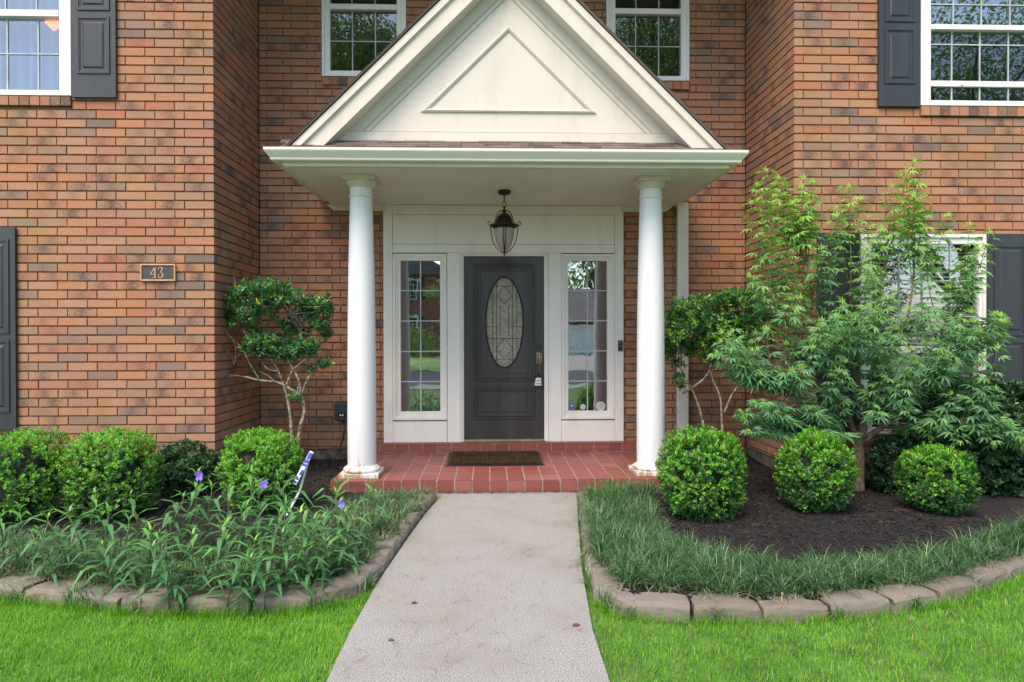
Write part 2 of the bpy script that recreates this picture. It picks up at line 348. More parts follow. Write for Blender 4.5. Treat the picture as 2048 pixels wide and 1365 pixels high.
def leaves(P, D, Nn, Ln, T):
    """instances of template T at points P, direction D, approx normal Nn, length Ln -> V, Q"""
    P = np.asarray(P, float); D = nrm(np.asarray(D, float)); s = nrm(np.cross(np.asarray(Nn, float), D)+1e-6); n = np.cross(D, s)
    tv, tq = T; L_ = np.asarray(Ln, float).reshape(-1, 1, 1)
    V = P[:, None]+L_*(tv[None, :, 0:1]*D[:, None]+tv[None, :, 1:2]*s[:, None]+tv[None, :, 2:3]*n[:, None])
    Q = tq[None]+(np.arange(len(P))*len(tv))[:, None, None]
    return V.reshape(-1, 3), Q.reshape(-1, tq.shape[1]), len(tv)
def leafobj(name, P, D, Nn, Ln, T, matn, tint, parent, org=None):
    V, Q, k = leaves(P, D, Nn, Ln, T)
    return bigmesh(name, V, Q, matn, parent, np.repeat(np.clip(tint, 0, 1), k), org=org)
def blades(P, az, lean, Ln, w, curl, nseg=3):
    """grass blades: base P, azimuth az, initial lean from vertical, length, width, extra bend"""
    N = len(P); V = np.zeros((N, 2*(nseg+1), 3)); h = np.stack([np.cos(az), np.sin(az), np.zeros(N)], 1); s = np.stack([-np.sin(az), np.cos(az), np.zeros(N)], 1)
    p = np.array(P, float)
    for i in range(nseg+1):
        ww = (w*(1-.85*(i/nseg)**1.6))[:, None]*.5
        V[:, 2*i] = p-s*ww; V[:, 2*i+1] = p+s*ww
        a = lean+curl*(i/nseg)
        p = p+(Ln/nseg)[:, None]*(h*np.sin(a)[:, None]+np.array([0, 0, 1.])*np.cos(a)[:, None])
    Q = np.array([[2*i, 2*i+1, 2*i+3, 2*i+2] for i in range(nseg)])
    Q = (Q[None]+(np.arange(N)*2*(nseg+1))[:, None, None]).reshape(-1, 4)
    return V.reshape(-1, 3), Q, 2*(nseg+1)
def inpoly(P, poly):
    x, y = P[:, 0], P[:, 1]; c = np.zeros(len(P), bool); n = len(poly)
    for i in range(n):
        x0, y0 = poly[i][:2]; x1, y1 = poly[(i+1) % n][:2]
        cnd = ((y0 > y) != (y1 > y)); xx = x0+(y-y0)*(x1-x0)/((y1-y0) if y1 != y0 else 1e-9); c ^= cnd & (x < xx)
    return c
def rects_minus(x0, x1, z0, z1, holes):
    xs = sorted({x0, x1, *[min(max(h[0], x0), x1) for h in holes], *[min(max(h[1], x0), x1) for h in holes]})
    out = []
    for a, b in zip(xs, xs[1:]):
        if b-a < 1e-6: continue
        hs = sorted((h[2], h[3]) for h in holes if h[0] < (a+b)/2 < h[1]); z = z0
        for p, q in hs:
            if p > z: out.append((a, b, z, p))
            z = max(z, q)
        if z < z1: out.append((a, b, z, z1))
    return out
def glass2(name, refl, bs, bsc, tr=(.8, .85, .85)):
    M, N, L, P = mat(name); N.remove(P)
    d = nd(N, 'ShaderNodeBsdfTransparent'); d.inputs[0].default_value = (*tr, 1)
    g = nd(N, 'ShaderNodeBsdfGlossy'); g.inputs['Roughness'].default_value = .01; g.inputs[0].default_value = (.95, .98, 1, 1)
    b = N.new('ShaderNodeBump'); b.inputs['Strength'].default_value = bs; b.inputs['Distance'].default_value = .02
    L.new(noise(N, L, bsc, 2), b.inputs['Height']); L.new(b.outputs[0], g.inputs['Normal'])
    ms = N.new('ShaderNodeMixShader'); ms.inputs[0].default_value = refl; L.new(d.outputs[0], ms.inputs[1]); L.new(g.outputs[0], ms.inputs[2])
    L.new(ms.outputs[0], N['Material Output'].inputs[0]); return M
MT['glass'] = glass2('window_glass', .34, .02, 2.0)
MT['glass_side'] = glass2('sidelight_glass', .50, .03, 4)
MT['glass_screen'] = glass2('screened_glass', .14, .02, 2.0, (.5, .55, .56))
MT['glass_curtain'] = glass2('curtained_glass', .16, .06, 3.0)
MT['room'] = simple('dark_room', (.03, .033, .035), .9)
MT['hall'] = simple('dim_hall', (.10, .11, .10), .9)
MT['muntin'] = simple('muntin_white', (.48, .53, .53), .5)
MT['curtain'] = simple('sky_tinted_curtain', (.055, .16, .36), .8, var=.1, vs=2)  # curtain blue, with the sky reflection of the pane put into its colour
# ================================================================ the setting
XL, XR, R = -2.502, 2.823, 1.2014
BC, BL, ZR = .081, .2604, 3.326
MB().box(-80, 80, -90, 40, -1.0, -.032).build('ground', 'soil')['kind'] = 'structure'
house = empty('brick_house', (0, 1.2, 0), 'two storey orange brick house with white gabled entry porch and dark shutters', 'house')
def brick_panel(acc, org, u, n, length, z0, z1, holes, par, skipshort=True, uend=False):
    """org: xy of corner at u=0; u: direction along wall; n: outward normal; par: row parity with a full brick at the corner"""
    ou = np.array(org, float); u = np.array(u, float); n = np.array(n, float); g = .0052; dp = BL/3-.006
    k0 = int(math.floor((ZR-z1)/BC)); k1 = int(math.ceil((ZR-z0)/BC))
    for k in range(k0, k1):
        zt = min(ZR-k*BC, z1); zb = max(ZR-(k+1)*BC, z0)
        if zt-zb < .02: continue
        full = (k % 2) == par; a = 0 if full else -2*BL/3
        while a < length:
            b = a+BL; segs = [(max(a, 0), min(b, length))]
            if not full and a < 0 and skipshort: segs = []
            for h in holes:
                if h[2] < (zt+zb)/2 < h[3]:
                    ns = []
                    for p, q in segs:
                        if h[1] <= p or h[0] >= q: ns.append((p, q)); continue
                        if p < h[0]: ns.append((p, h[0]))
                        if q > h[1]: ns.append((h[1], q))
                    segs = ns
            for p, q in segs:
                if q-p < .03: continue
                r1, r2 = random.random(), random.random()
                p2 = p+(0 if (p == 0 and skipshort) else g+random.uniform(-.001, .001)); q2 = q-g+random.uniform(-.001, .001)
                j = random.uniform(-.0012, .0012); zz0 = zb+g+.0038+random.uniform(-.001, .001); zz1 = zt-g+random.uniform(-.001, .001)
                jj = 0 if (p == 0 and skipshort) else j
                base = len(acc['v'])
                for (uu, dd, zz) in ((p2, jj, zz0), (q2, j, zz0), (q2, -dp, zz0), (p2, -dp, zz0), (p2, jj, zz1), (q2, j, zz1), (q2, -dp, zz1), (p2, -dp, zz1)):
                    P = ou+u*uu+n*dd; acc['v'].append((P[0], P[1], zz)); acc['bk'].append((r1, r2, (uu-a)/BL, 1))
                for f in ((0, 3, 2, 1), (4, 5, 6, 7), (0, 1, 5, 4), (1, 2, 6, 5), (3, 0, 4, 7)):
                    acc['f'].append([base+i for i in f]); acc['m'].append(0)
            a = b
    # mortar sheet
    for (a, b, c, d) in rects_minus(0, length, z0, z1, holes):
        base = len(acc['v'])
        for (uu, zz) in ((a, c), (b, c), (b, d), (a, d)):
            P = ou+u*(uu+(.0165 if uu == 0 and skipshort else 0))-n*.016; acc['v'].append((P[0], P[1], zz)); acc['bk'].append((.5, .5, .5, 1))
        acc['f'].append([base, base+1, base+2, base+3]); acc['m'].append(1)
    # reveals of the openings
    for h in holes:
        for (ua, za, ub, zb_) in ((h[0], h[2], h[0], h[3]), (h[1], h[2], h[1], h[3]), (h[0], h[3], h[1], h[3]), (h[0], h[2], h[1], h[2])):
            base = len(acc['v'])
            for (uu, dd, zz) in ((ua, -.01, za), (ub, -.01, zb_), (ub, -.12, zb_), (ua, -.12, za)):
                P = ou+u*uu+n*dd; acc['v'].append((P[0], P[1], zz)); acc['bk'].append((.5, .5, .5, 1))
            acc['f'].append([base, base+1, base+2, base+3]); acc['m'].append(1)
def brick_obj(name, acc, parent):
    o = bigmesh(name, acc['v'], acc['f'], ['brick', 'mortar'], parent, bk=acc['bk'])
    o.data.polygons.foreach_set('material_index', np.array(acc['m'], np.int32)); return o
newacc = lambda: {'v': [], 'f': [], 'm': [], 'bk': []}
def ring(b, x0, x1, z0, z1, w, y0, y1, wt=None, wb=None):
    wt = w if wt is None else wt; wb = w if wb is None else wb
    b.box(x0, x0+w, y0, y1, z0, z1); b.box(x1-w, x1, y0, y1, z0, z1); b.box(x0+w, x1-w, y0, y1, z1-wt, z1); b.box(x0+w, x1-w, y0, y1, z0, z0+wb)
WINS = []
def window(spec):
    Y = spec['Y']; ox0, oy0, ox1, oy1 = spec['outer']; gx0, gx1 = spec['glass']; r0, r1 = spec['rail']; gb = spec['gbot']; gt = spec['gtop']
    x0, x1, z0, z1 = RC(ox0, oy0, ox1, oy1, Y-.012)
    g0, g1, zb, zt = RC(gx0, gt, gx1, gb, Y+.035); zr0 = RC(gx0, r0, gx1, r1, Y+.03)[2]; zr1 = RC(gx0, r0, gx1, r1, Y+.03)[3]
    g0 = max(g0, x0+.03); g1 = min(g1, x1-.03)
    b = MB(); ring(b, x0, x1, z0, z1, .030, Y-.012, Y+.09)
    w = g0-x0-.030; w2 = x1-.030-g1; ww = max(.012, min(w, w2))
    b.box(x0+.03, g0, Y+.006, Y+.085, z0+.03, z1-.03); b.box(g1, x1-.03, Y+.006, Y+.085, z0+.03, z1-.03)
    b.box(g0, g1, Y+.006, Y+.085, z0+.03, zb); b.box(g0, g1, Y+.006, Y+.085, zt, z1-.03)
    b.box(g0, g1, Y-.002, Y+.085, zr0, zr1); b.box(g0, g1, Y+.004, Y+.02, zr1-.012, zr1+.006) if False else None
    w_ = b.build('window', 'vinyl', house, bevel=.003)
    p = MB(); p.add([(g0, Y+.05, zb), (g1, Y+.05, zb), (g1, Y+.05, zr0), (g0, Y+.05, zr0)], [(0, 1, 2, 3)]); p.build('lower_pane', spec.get('lo', 'glass'), w_)
    p = MB(); p.add([(g0, Y+.03, zr1), (g1, Y+.03, zr1), (g1, Y+.03, zt), (g0, Y+.03, zt)], [(0, 1, 2, 3)]); p.build('upper_pane', spec.get('up', 'glass'), w_)
    q = MB(); hw = .0058
    for mx in spec['mx']:
        xx = WP(mx, (r1+gb)/2, Y+.045)[0]
        q.box(xx-hw, xx+hw, Y+.0405, Y+.0485, zb, zr0); q.box(xx-hw, xx+hw, Y+.0205, Y+.0285, zr1, zt)
    for my in spec['my']:
        zz = WP((gx0+gx1)/2, my, Y+.045)[2]
        if zz < zr0: q.box(g0, g1, Y+.038, Y+.0405, zz-hw, zz+hw)
        else: q.box(g0, g1, Y+.018, Y+.0205, zz-hw, zz+hw)
    q.build('muntin_grid', 'muntin', w_)
    rm = MB(); rm.add([(x0-.1, Y+.1, z0-.1), (x1+.1, Y+.1, z0-.1), (x1+.1, Y+1.2, z0-.1), (x0-.1, Y+1.2, z0-.1), (x0-.1, Y+.1, z1+.1), (x1+.1, Y+.1, z1+.1), (x1+.1, Y+1.2, z1+.1), (x0-.1, Y+1.2, z1+.1)],
           [(0, 1, 2, 3), (4, 7, 6, 5), (1, 5, 6, 2), (2, 6, 7, 3), (3, 7, 4, 0)])
    rm.build('room_interior', 'room', w_)
    if spec.get('sill'):
        sx0, sx1, sy0, sy1 = spec['sill']; a0, a1, s0, s1 = RC(sx0, sy0, sx1, sy1, Y-.02); s1 = z0-.002
        nb = max(3, int(round((a1-a0)/.0905))); st = (a1-a0)/nb; sb = newacc()
        for i in range(nb):
            r = (random.random(), random.random()); c0 = a0+i*st+.005; c1 = a0+(i+1)*st-.005; base = len(sb['v'])
            for (X, YY, Z) in ((c0, Y-.022, s0), (c1, Y-.022, s0), (c1, Y+.05, s0), (c0, Y+.05, s0), (c0, Y-.022, s1-.012), (c1, Y-.022, s1-.012), (c1, Y+.05, s1), (c0, Y+.05, s1)):
                sb['v'].append((X, YY, Z)); sb['bk'].append((*r, .5, 1))
            for f in ((0, 3, 2, 1), (4, 5, 6, 7), (0, 1, 5, 4), (1, 2, 6, 5), (3, 0, 4, 7)): sb['f'].append([base+j for j in f]); sb['m'].append(0)
        base = len(sb['v'])
        for (X, Z) in ((a0+.005, s0+.004), (a1-.005, s0+.004), (a1-.005, s1-.01), (a0+.005, s1-.01)): sb['v'].append((X, Y-.014, Z)); sb['bk'].append((.5, .5, .5, 1))
        sb['f'].append([base, base+1, base+2, base+3]); sb['m'].append(1)
        brick_obj('brick_sill', sb, w_)
        zlow = s0
    else: zlow = z0
    WINS.append((Y, x0, x1, zlow if spec.get('sill') else z0, z1, z0))
    return w_, (x0, x1, z0, z1, g0, g1, zb, zt, zr0, zr1)
wUL, iUL = window(dict(lo='glass_curtain', up='glass_curtain', Y=0, outer=(-147, -110, 141, 190), glass=(-128, 122), rail=(22, 35), gbot=182, gtop=-96, mx=(-108, -47, 15, 77), my=(108, -48), sill=(-150, 142, 190, 210)))
wUM, iUM = window(dict(lo='glass_screen', Y=R, outer=(643, -124, 812, 153), glass=(661, 794), rail=(11, 22), gbot=144, gtop=-112, mx=(705, 751), my=(84, -50), sill=(643, 812, 153, 170)))
wUR, iUR = window(dict(lo='glass_screen', Y=R, outer=(1213, -112, 1379, 161), glass=(1230, 1361), rail=(20, 31), gbot=154, gtop=-100, mx=(1271, 1317), my=(94, -38), sill=(1213, 1379, 161, 178)))
wRR, iRR = window(dict(lo='glass_screen', Y=0, outer=(1842, -90, 2102, 212), glass=(1858, 2085), rail=(53, 63), gbot=204, gtop=-76, mx=(1903, 1959, 2016), my=(91, 13, -40), sill=(1842, 2110, 213, 232)))
wLR, iLR = window(dict(Y=0, outer=(1722, 469, 1973, 868), glass=(1741, 1953), rail=(693, 706), gbot=855, gtop=489, mx=(1795, 1841, 1897), my=(562, 634, 780), sill=None))
wLL, iLL = window(dict(Y=0, outer=(-330, 455, -78, 858), glass=(-310, -98), rail=(650, 663), gbot=845, gtop=475, mx=(-257, -204, -151), my=(562, 750), sill=None))
# raised lower sash of the upper right window: insect screen bar and latch
b = MB(); x0, x1, z0, z1, g0, g1, zb, zt, zr0, zr1 = iRR
za = WP(1950, 174, .03)[2]; zb2 = WP(1950, 163, .03)[2]
b.box(g0, g1, .022, .048, za, zb2); xk = WP(1922, 168, .03)[0]; b.box(xk-.012, xk+.012, .010, .022, za+.01, zb2-.012); b.build('sash_rail', 'vinyl', wRR, bevel=.002)
# curtain and window blind
x0, x1, z0, z1, g0, g1, zb, zt, zr0, zr1 = iUL
V = []; Fq = []; n = 90
for i in range(n+1):
    x = g0-.05+(g1-g0+.1)*i/n; y = .16+.022*math.sin(i*.9)+.010*math.sin(i*2.1)
    V += [(x, y, z0), (x, y, z1)]
    if i: Fq.append((2*i-2, 2*i, 2*i+1, 2*i-1))
bigmesh('curtain', V, Fq, 'curtain', wUL, smooth=True)
MT['blind'] = simple('blind_slat', (.62, .62, .58), .6)
x0, x1, z0, z1, g0, g1, zb, zt, zr0, zr1 = iLR
b = MB()
for i in range(int((zt-zb)/.045)):
    z = zt-.03-i*.045; b.add([(g0, .10, z-.010), (g1, .10, z-.010), (g1, .135, z+.012), (g0, .135, z+.012)], [(0, 1, 2, 3)])
b.build('window_blind', 'blind', wLR)
# ---- brick walls
def holesfor(Y, x_at_u0, sgn, sill=True):
    out = []
    for (y, x0, x1, zl, z1, z0) in WINS:
        if abs(y-Y) < .01:
            a, b = (x0-x_at_u0)*sgn, (x1-x_at_u0)*sgn; out.append((min(a, b), max(a, b), zl, z1))
    return out
WT = 5.6; WB = .14
acc = newacc(); brick_panel(acc, (XL, 0), (-1, 0), (0, -1), 4.2, WB, WT, holesfor(0, XL, -1), 1)
brick_panel(acc, (XL, 0), (0, 1), (1, 0), R-.002, WB, WT, [], 0); brick_obj('brick_wall', acc, house)
acc = newacc(); brick_panel(acc, (XR, 0), (1, 0), (0, -1), 4.2, WB, WT, holesfor(0, XR, 1), 1)
brick_panel(acc, (XR, 0), (0, 1), (-1, 0), R-.002, WB, WT, [], 0); brick_obj('brick_wall', acc, house)
fx0, fx1, fz0, fz1 = RC(767, 411, 1247, 884, R-.02)
acc = newacc(); brick_panel(acc, (XL, R), (1, 0), (0, -1), XR-XL, WB, WT, holesfor(R, XL, 1)+[(fx0-XL, fx1-XL, -1, 2.80)], 1, skipshort=False); brick_obj('brick_wall', acc, house)
b = MB(); b.box(XL-4.2, XL-.012, .012, .3, -.3, WB-.001).box(XL-.3, XL-.013, .3, R, -.3, WB-.001)
b.box(XR+.012, XR+4.2, .012, .3, -.3, WB-.001).box(XR+.013, XR+.3, .3, R, -.3, WB-.001).box(XL-.013, XR+.013, R+.012, R+.3, -.3, WB-.001); b.build('foundation', 'foundation', house)
# eaves and main roof, above the frame
b = MB(); b.box(XL-4.4, XL+.3, -.45, 8, WT, WT+.18).box(XR-.3, XR+4.4, -.45, 8, WT, WT+.18).box(XL+.3, XR-.3, R-.45, 8, WT, WT+.18); b.build('eaves', 'cream', house)
b = MB(); b.add([(XL-4.6, -.55, WT+.18), (XR+4.6, -.55, WT+.18), (XR+4.6, 4, WT+3.0), (XL-4.6, 4, WT+3.0), (XL-4.6, 8.4, WT+.18), (XR+4.6, 8.4, WT+.18)], [(0, 1, 2, 3), (3, 2, 5, 4), (0, 3, 4), (1, 5, 2), (0, 4, 5, 1)]); b.build('main_roof', 'shingle', house)
b = MB(); b.box(XL-4.2, XL-4.1, .1, 8, -.3, WT).box(XR+4.1, XR+4.2, .1, 8, -.3, WT).box(XL-4.2, XR+4.2, 8, 8.1, -.3, WT); b.build('rear_walls', 'farbrick', house)
# ---- shutters
def shutter(x0, x1, z0, z1, panels, Y=0.0, nails=()):
    b = MB(); b.box(x0, x1, Y-.032, Y-.003, z0, z1)
    for (a, c) in panels:
        pa, pb = x0+.048*(x1-x0)/.37, x1-.048*(x1-x0)/.37
        ring(b, pa, pb, a, c, .020, Y-.042, Y-.032)
        ring(b, pa+.020, pb-.020, a+.020, c-.020, .010, Y-.036, Y-.032)
        m_ = .050; b.add([(pa+m_, Y-.032, a+m_), (pb-m_, Y-.032, a+m_), (pb-m_, Y-.032, c-m_), (pa+m_, Y-.032, c-m_),
              (pa+m_+.014, Y-.040, a+m_+.014), (pb-m_-.014, Y-.040, a+m_+.014), (pb-m_-.014, Y-.040, c-m_-.014), (pa+m_+.014, Y-.040, c-m_-.014)],
              [(0, 1, 5, 4), (1, 2, 6, 5), (2, 3, 7, 6), (3, 0, 4, 7), (4, 5, 6, 7)])
    for zz in (z0+.22, z1-.22):
        for xx in (x0+.014, x1-.014): b.box(xx-.004, xx+.004, Y-.034, Y-.032, zz-.004, zz+.004)
    return b.build('shutter', 'shutter', house, bevel=.004)
def SH(px0, px1, py0, py1, pans):
    x0, x1, z0, z1 = RC(px0, py0, px1, py1, -.03)
    return shutter(x0, x1, z0, z1, [(WP(px0, p1, -.04)[2], WP(px0, p0, -.04)[2]) for p0, p1 in pans])
SH(142.5, 231, -112, 195, [(32, 147), (-95, 20)])
SH(1758.5, 1840.5, -95, 213, [(56, 167), (-75, 43)])
SH(-60, 31, 455, 860, [(478, 668), (681, 826)])
SH(1636, 1719, 466, 868, [(490, 672), (682, 835)])
SH(1976.5, 2062, 468, 870, [(490, 672), (682, 835)])
SH(-240, -149, -112, 193, [(32, 147), (-95, 20)])
# ---- entry surround
YF = R-.02; zL = WP(1007, 884, YF)[2]       # landing level under the frame
PX = lambda px, py=650: WP(px, py, YF)[0]; PZ = lambda py, px=1007: WP(px, py, YF)[2]
ZS = 2.80                                     # porch ceiling
sur = MB(); g = .0028
sur.box(PX(767), PX(785), YF, YF+.1, zL, ZS-.003); sur.box(PX(1230), PX(1247), YF+.002, YF+.1, zL, ZS-.003)
sur.box(PX(785)+g, PX(1230)-g, YF+.003, YF+.1, PZ(429.5), ZS-.004)
sur.box(PX(785)+g, PX(1230)-g, YF+.012, YF+.1, PZ(489)+g, PZ(429.5)-g)
sur.box(PX(785)+g, PX(1230)-g, YF+.003, YF+.1, PZ(506), PZ(489)-g)
for a, c in ((894, 920.5), (1097, 1122.5)): sur.box(PX(a)+g, PX(c), YF, YF+.1, zL, PZ(506)-g)
sur.box(PX(785)+g, PX(894)-g, YF+.004, YF+.1, zL, PZ(842.5)); sur.box(PX(1122.5)+g, PX(1230)-g, YF+.004, YF+.1, zL, PZ(842.5))
for xa in (808, 1206): sur.box(PX(xa), PX(xa)+.002, YF+.0035, YF+.004, zL, PZ(843))
# door jamb
jx0, jx1 = PX(920.5), PX(1097)
sur.box(jx0, PX(924.5), YF+.014, YF+.14, zL, PZ(506)-g); sur.box(PX(1093), jx1, YF+.014, YF+.14, zL, PZ(506)-g); sur.box(PX(924.5), PX(1093), YF+.014, YF+.14, PZ(509.5), PZ(506)-g)
sur.box(PX(924.5), PX(927.5), YF+.03, YF+.14, zL, PZ(512)); sur.box(PX(1089), PX(1093), YF+.03, YF+.14, zL, PZ(512)); sur.box(PX(924.5), PX(1093), YF+.03, YF+.14, PZ(512), PZ(509.5))
sur = sur.build('door_surround', 'white', house, bevel=.0015)
b = MB()
for (a, b_, c, d) in rects_minus(PX(768), PX(1246), zL, ZS-.01, [(PX(795), PX(885), PZ(828), PZ(516)), (PX(925), PX(1092), zL-1, PZ(510)), (PX(1132), PX(1220), PZ(828), PZ(516))]):
    b.box(a, b_, YF+.08 if True else 0, YF+.11, c, d)
b.build('surround_backing', 'caulk', sur)
def sidelight(p0, p1, g0, g1, cx):
    x0, x1 = PX(p0), PX(p1); z0, z1 = PZ(840.5), PZ(507.5); b = MB()
    ring(b, x0+.003, x1-.003, z0+.003, z1-.003, .028, YF+.001, YF+.09)
    ring(b, x0+.031, x1-.031, z0+.031, z1-.031, .020, YF+.012, YF+.09)
    gx0, gx1, gz0, gz1 = PX(g0), PX(g1), PZ(823.5), PZ(521.5)
    for (a, c, d, e) in rects_minus(x0+.051, x1-.051, z0+.051, z1-.051, [(gx0, gx1, gz0, gz1)]): b.box(a, c, YF+.022, YF+.09, d, e)
    w_ = b.build('sidelight_window', 'white', house, bevel=.0018)
    MB().add([(gx0, YF+.05, gz0), (gx1, YF+.05, gz0), (gx1, YF+.05, gz1), (gx0, YF+.05, gz1)], [(0, 1, 2, 3)]).build('pane', 'glass_side', w_)
    q = MB(); xx = PX(cx); h = .0060; q.box(xx-h, xx+h, YF+.041, YF+.0485, gz0, gz1)
    for py in (581.3, 642, 703, 763.5): q.box(gx0, gx1, YF+.038, YF+.041, PZ(py)-h, PZ(py)+h)
    q.build('muntin_grid', 'muntin', w_)
    return w_, (gx0, gx1, gz0, gz1)
sL, _ = sidelight(785, 894, 800.5, 880, 840.5); sR, _ = sidelight(1122.5, 1230, 1137, 1215.5, 1176)
def disc(px, py, r, n, rot=0, y=YF+.036, s=1):
    X, Z = PX(px, py), PZ(py); return [(X+r*math.cos(2*math.pi*i/n+rot), Z+r*math.sin(2*math.pi*i/n+rot)) for i in range(n)], y
for px, py, r, n, mt in ((1145.3, 813.5, .034, 24, 'stickblue'), (1167, 816, .032, 8, 'signwhite'), (1202.5, 814.5, .052, 8, 'signwhite')):
    pl, y = disc(px, py, r, n, math.pi/8); b = MB().prism(pl, YF+.0405, YF+.0455)
    if mt == 'stickblue':
        X, Z = PX(px), PZ(py)
        for (ax, az, w, h) in ((-.012, .008, .012, .006), (.002, .001, .016, .008), (-.014, -.006, .010, .006), (.008, .011, .010, .004)): b.box(X+ax-w/2, X+ax+w/2, YF+.0395, YF+.0404, Z+az-h/2, Z+az+h/2, 1)
        b.build('round_sticker', ['stickblue', 'signwhite'], sR)
    else:
        pl2, y = disc(px, py, r*.82, n, math.pi/8); b.prism(pl2, YF+.0398, YF+.0404, 1)
        b.build('octagon_sticker', ['signwhite', 'muntin'], sR)
b = MB(); b.add([(PX(768), YF+.14, zL), (PX(1246), YF+.14, zL), (PX(1246), YF+2.6, zL), (PX(768), YF+2.6, zL), (PX(768), YF+.14, ZS), (PX(1246), YF+.14, ZS), (PX(1246), YF+2.6, ZS), (PX(768), YF+2.6, ZS)],
    [(0, 1, 2, 3), (4, 7, 6, 5), (1, 5, 6, 2), (2, 6, 7, 3), (3, 7, 4, 0)]); b.build('entry_hall', 'hall', house)
# ---- front door
YD = YF+.055; DX = lambda p: WP(p, 650, YD)[0]; DZ = lambda p: WP(1008, p, YD)[2]
cx_, cz_ = DX(1008.8), DZ(645); rx_, rz_ = DX(1008.8+37.5)-cx_, cz_-DZ(645+90.5)
b = MB(); d0, d1, dz0, dz1 = PX(927.5)+.001, PX(1089)-.001, DZ(878), PZ(512)-.002
n = 64; ov = [(cx_+rx_*math.cos(2*math.pi*i/n), cz_+rz_*math.sin(2*math.pi*i/n)) for i in range(n)]
def proj_rect(x, z, c, r, x0, x1, z0, z1):
    dx, dz = x-c, z-r; t = min((x1-c)/dx if dx > 1e-9 else 1e9, (x0-c)/dx if dx < -1e-9 else 1e9, (z1-r)/dz if dz > 1e-9 else 1e9, (z0-r)/dz if dz < -1e-9 else 1e9); return c+dx*t, r+dz*t
fi = (DX(962), DX(1056), DZ(747), DZ(543))
# slab around the upper panel field
for (a, c, d, e) in rects_minus(d0, d1, dz0, dz1, [(fi[0], fi[1], fi[2], fi[3])]): b.box(a, c, YD, YD+.045, d, e)
outer = [proj_rect(x, z, cx_, cz_, *fi) for x, z in ov]
# put exact corners in
vs = [(x, YD, z) for x, z in ov]+[(x, YD, z) for x, z in outer]
fs = [(i, i+n, (i+1) % n+n, (i+1) % n) for i in range(n)]
b.add(vs, [f[::-1] for f in fs])
for sx in (0, 1):
    for sz in (2, 3):
        X, Z = fi[sx], fi[sz]
        c1 = min(range(n), key=lambda i: abs(outer[i][0]-X)*(1 if abs(outer[i][0]-X) < 1e-6 else 9)+abs(outer[i][1]-Z)); c2 = min(range(n), key=lambda i: abs(outer[i][1]-Z)*(1 if abs(outer[i][1]-Z) < 1e-6 else 9)+abs(outer[i][0]-X))
        b.add([(X, YD, Z), (outer[c1][0], YD, outer[c1][1]), (outer[c2][0], YD, outer[c2][1])], [(0, 1, 2)])
# stepped mouldings
def mould(bb, a, c, d, e):
    for k, (w, dep) in enumerate(((.011, .013), (.010, .007), (.012, .016), (.010, .004))):
        off = sum(q[0] for q in ((.011, 0), (.010, 0), (.012, 0), (.010, 0))[:k])+k*.0045
        ring(bb, a+off, c-off, d+off, e-off, w, YD-dep, YD-.0005)
    return off+.010
mould(b, DX(947), DX(1070), DZ(762.5), DZ(528.5)); mould(b, DX(946.5), DX(1070), DZ(838.5), DZ(773))
b.box(DX(961), DX(1055), YD-.006, YD-.0005, DZ(824), DZ(786))
door = b.build('front_door', 'door', house, bevel=.002)
b = MB()
for (a, c, d, e) in ((DX(947)-.004, DX(1070)+.004, DZ(762.5)-.004, DZ(528.5)+.004), (DX(946.5)-.004, DX(1070)+.004, DZ(838.5)-.004, DZ(773)+.004), (DX(961)-.004, DX(1055)+.004, DZ(824)-.004, DZ(786)+.004), (fi[0]-.005, fi[1]+.005, fi[2]-.005, fi[3]+.005)): ring(b, a, c, d, e, .004, YD-.0025, YD-.0004)
b.build('panel_groove', 'doorline', door)
b = MB(); b.add([(cx_, YD+.012, cz_)]+[(x, YD+.012, z) for x, z in ov], [(0, (i+1) % n+1, i+1) for i in range(n)]); og = b.build('oval_glass', 'oval', door)
b = MB(); b.tube([(x, YD-.004, z) for x, z in ov]+[(ov[0][0], YD-.004, ov[0][1]), (ov[1][0], YD-.004, ov[1][1])], .0075, 8, cap=False); b.build('oval_rim', 'doorline', door, smooth=True)
b = MB()
def came(x0, z0, x1, z1, r=.0028):     # in units of the oval half axes
    P0 = (cx_+x0*rx_, YD+.010, cz_+z0*rz_); P1 = (cx_+x1*rx_, YD+.010, cz_+z1*rz_); b.tube([P0, P1], r, 5)
for x in (-.62, -.42, .30-.52, .22, .44, .66):
    h = math.sqrt(max(0, 1-x*x))*.97; lo, hi = (-h, h) if abs(x) > .4 else (-.30, .38); came(x, lo, x, hi)
h0 = .97
for z, xa in ((-.10, .97), (-.36, .90), (-.83, .5), (.80, .5)): xx = min(xa, math.sqrt(1-z*z)*.97); came(-xx, z, -xx*.45 if z == -.10 else xx*.45, z); came(xx*.3, z, xx, z)
for (cz0, hh, ww) in ((.60, .20, .42), (-.58, .22, .46)):
    came(0, cz0+hh, ww, cz0); came(ww, cz0, 0, cz0-hh); came(0, cz0-hh, -ww, cz0); came(-ww, cz0, 0, cz0+hh)
b.build('lead_came', 'lead', og)
b = MB(); kx, kz = DX(1078), DZ(694)
for r0, r1, yy, mi in ((.031, .031, .012, 0), (.021, .021, .018, 1)):
    b.add([(kx+r0*math.cos(a), YD-yy, kz+r0*math.sin(a)) for a in [2*math.pi*i/24 for i in range(24)]]+[(kx+r0*math.cos(a), YD, kz+r0*math.sin(a)) for a in [2*math.pi*i/24 for i in range(24)]],
          [tuple(range(23, -1, -1))]+[(i, (i+1) % 24, (i+1) % 24+24, i+24) for i in range(24)], mi)
b.build('deadbolt', ['black', 'shutter'], door)
b = MB(); hx0, hx1, hz0, hz1 = DX(1072.5), DX(1084), DZ(728), DZ(705.5); hc = (hx0+hx1)/2
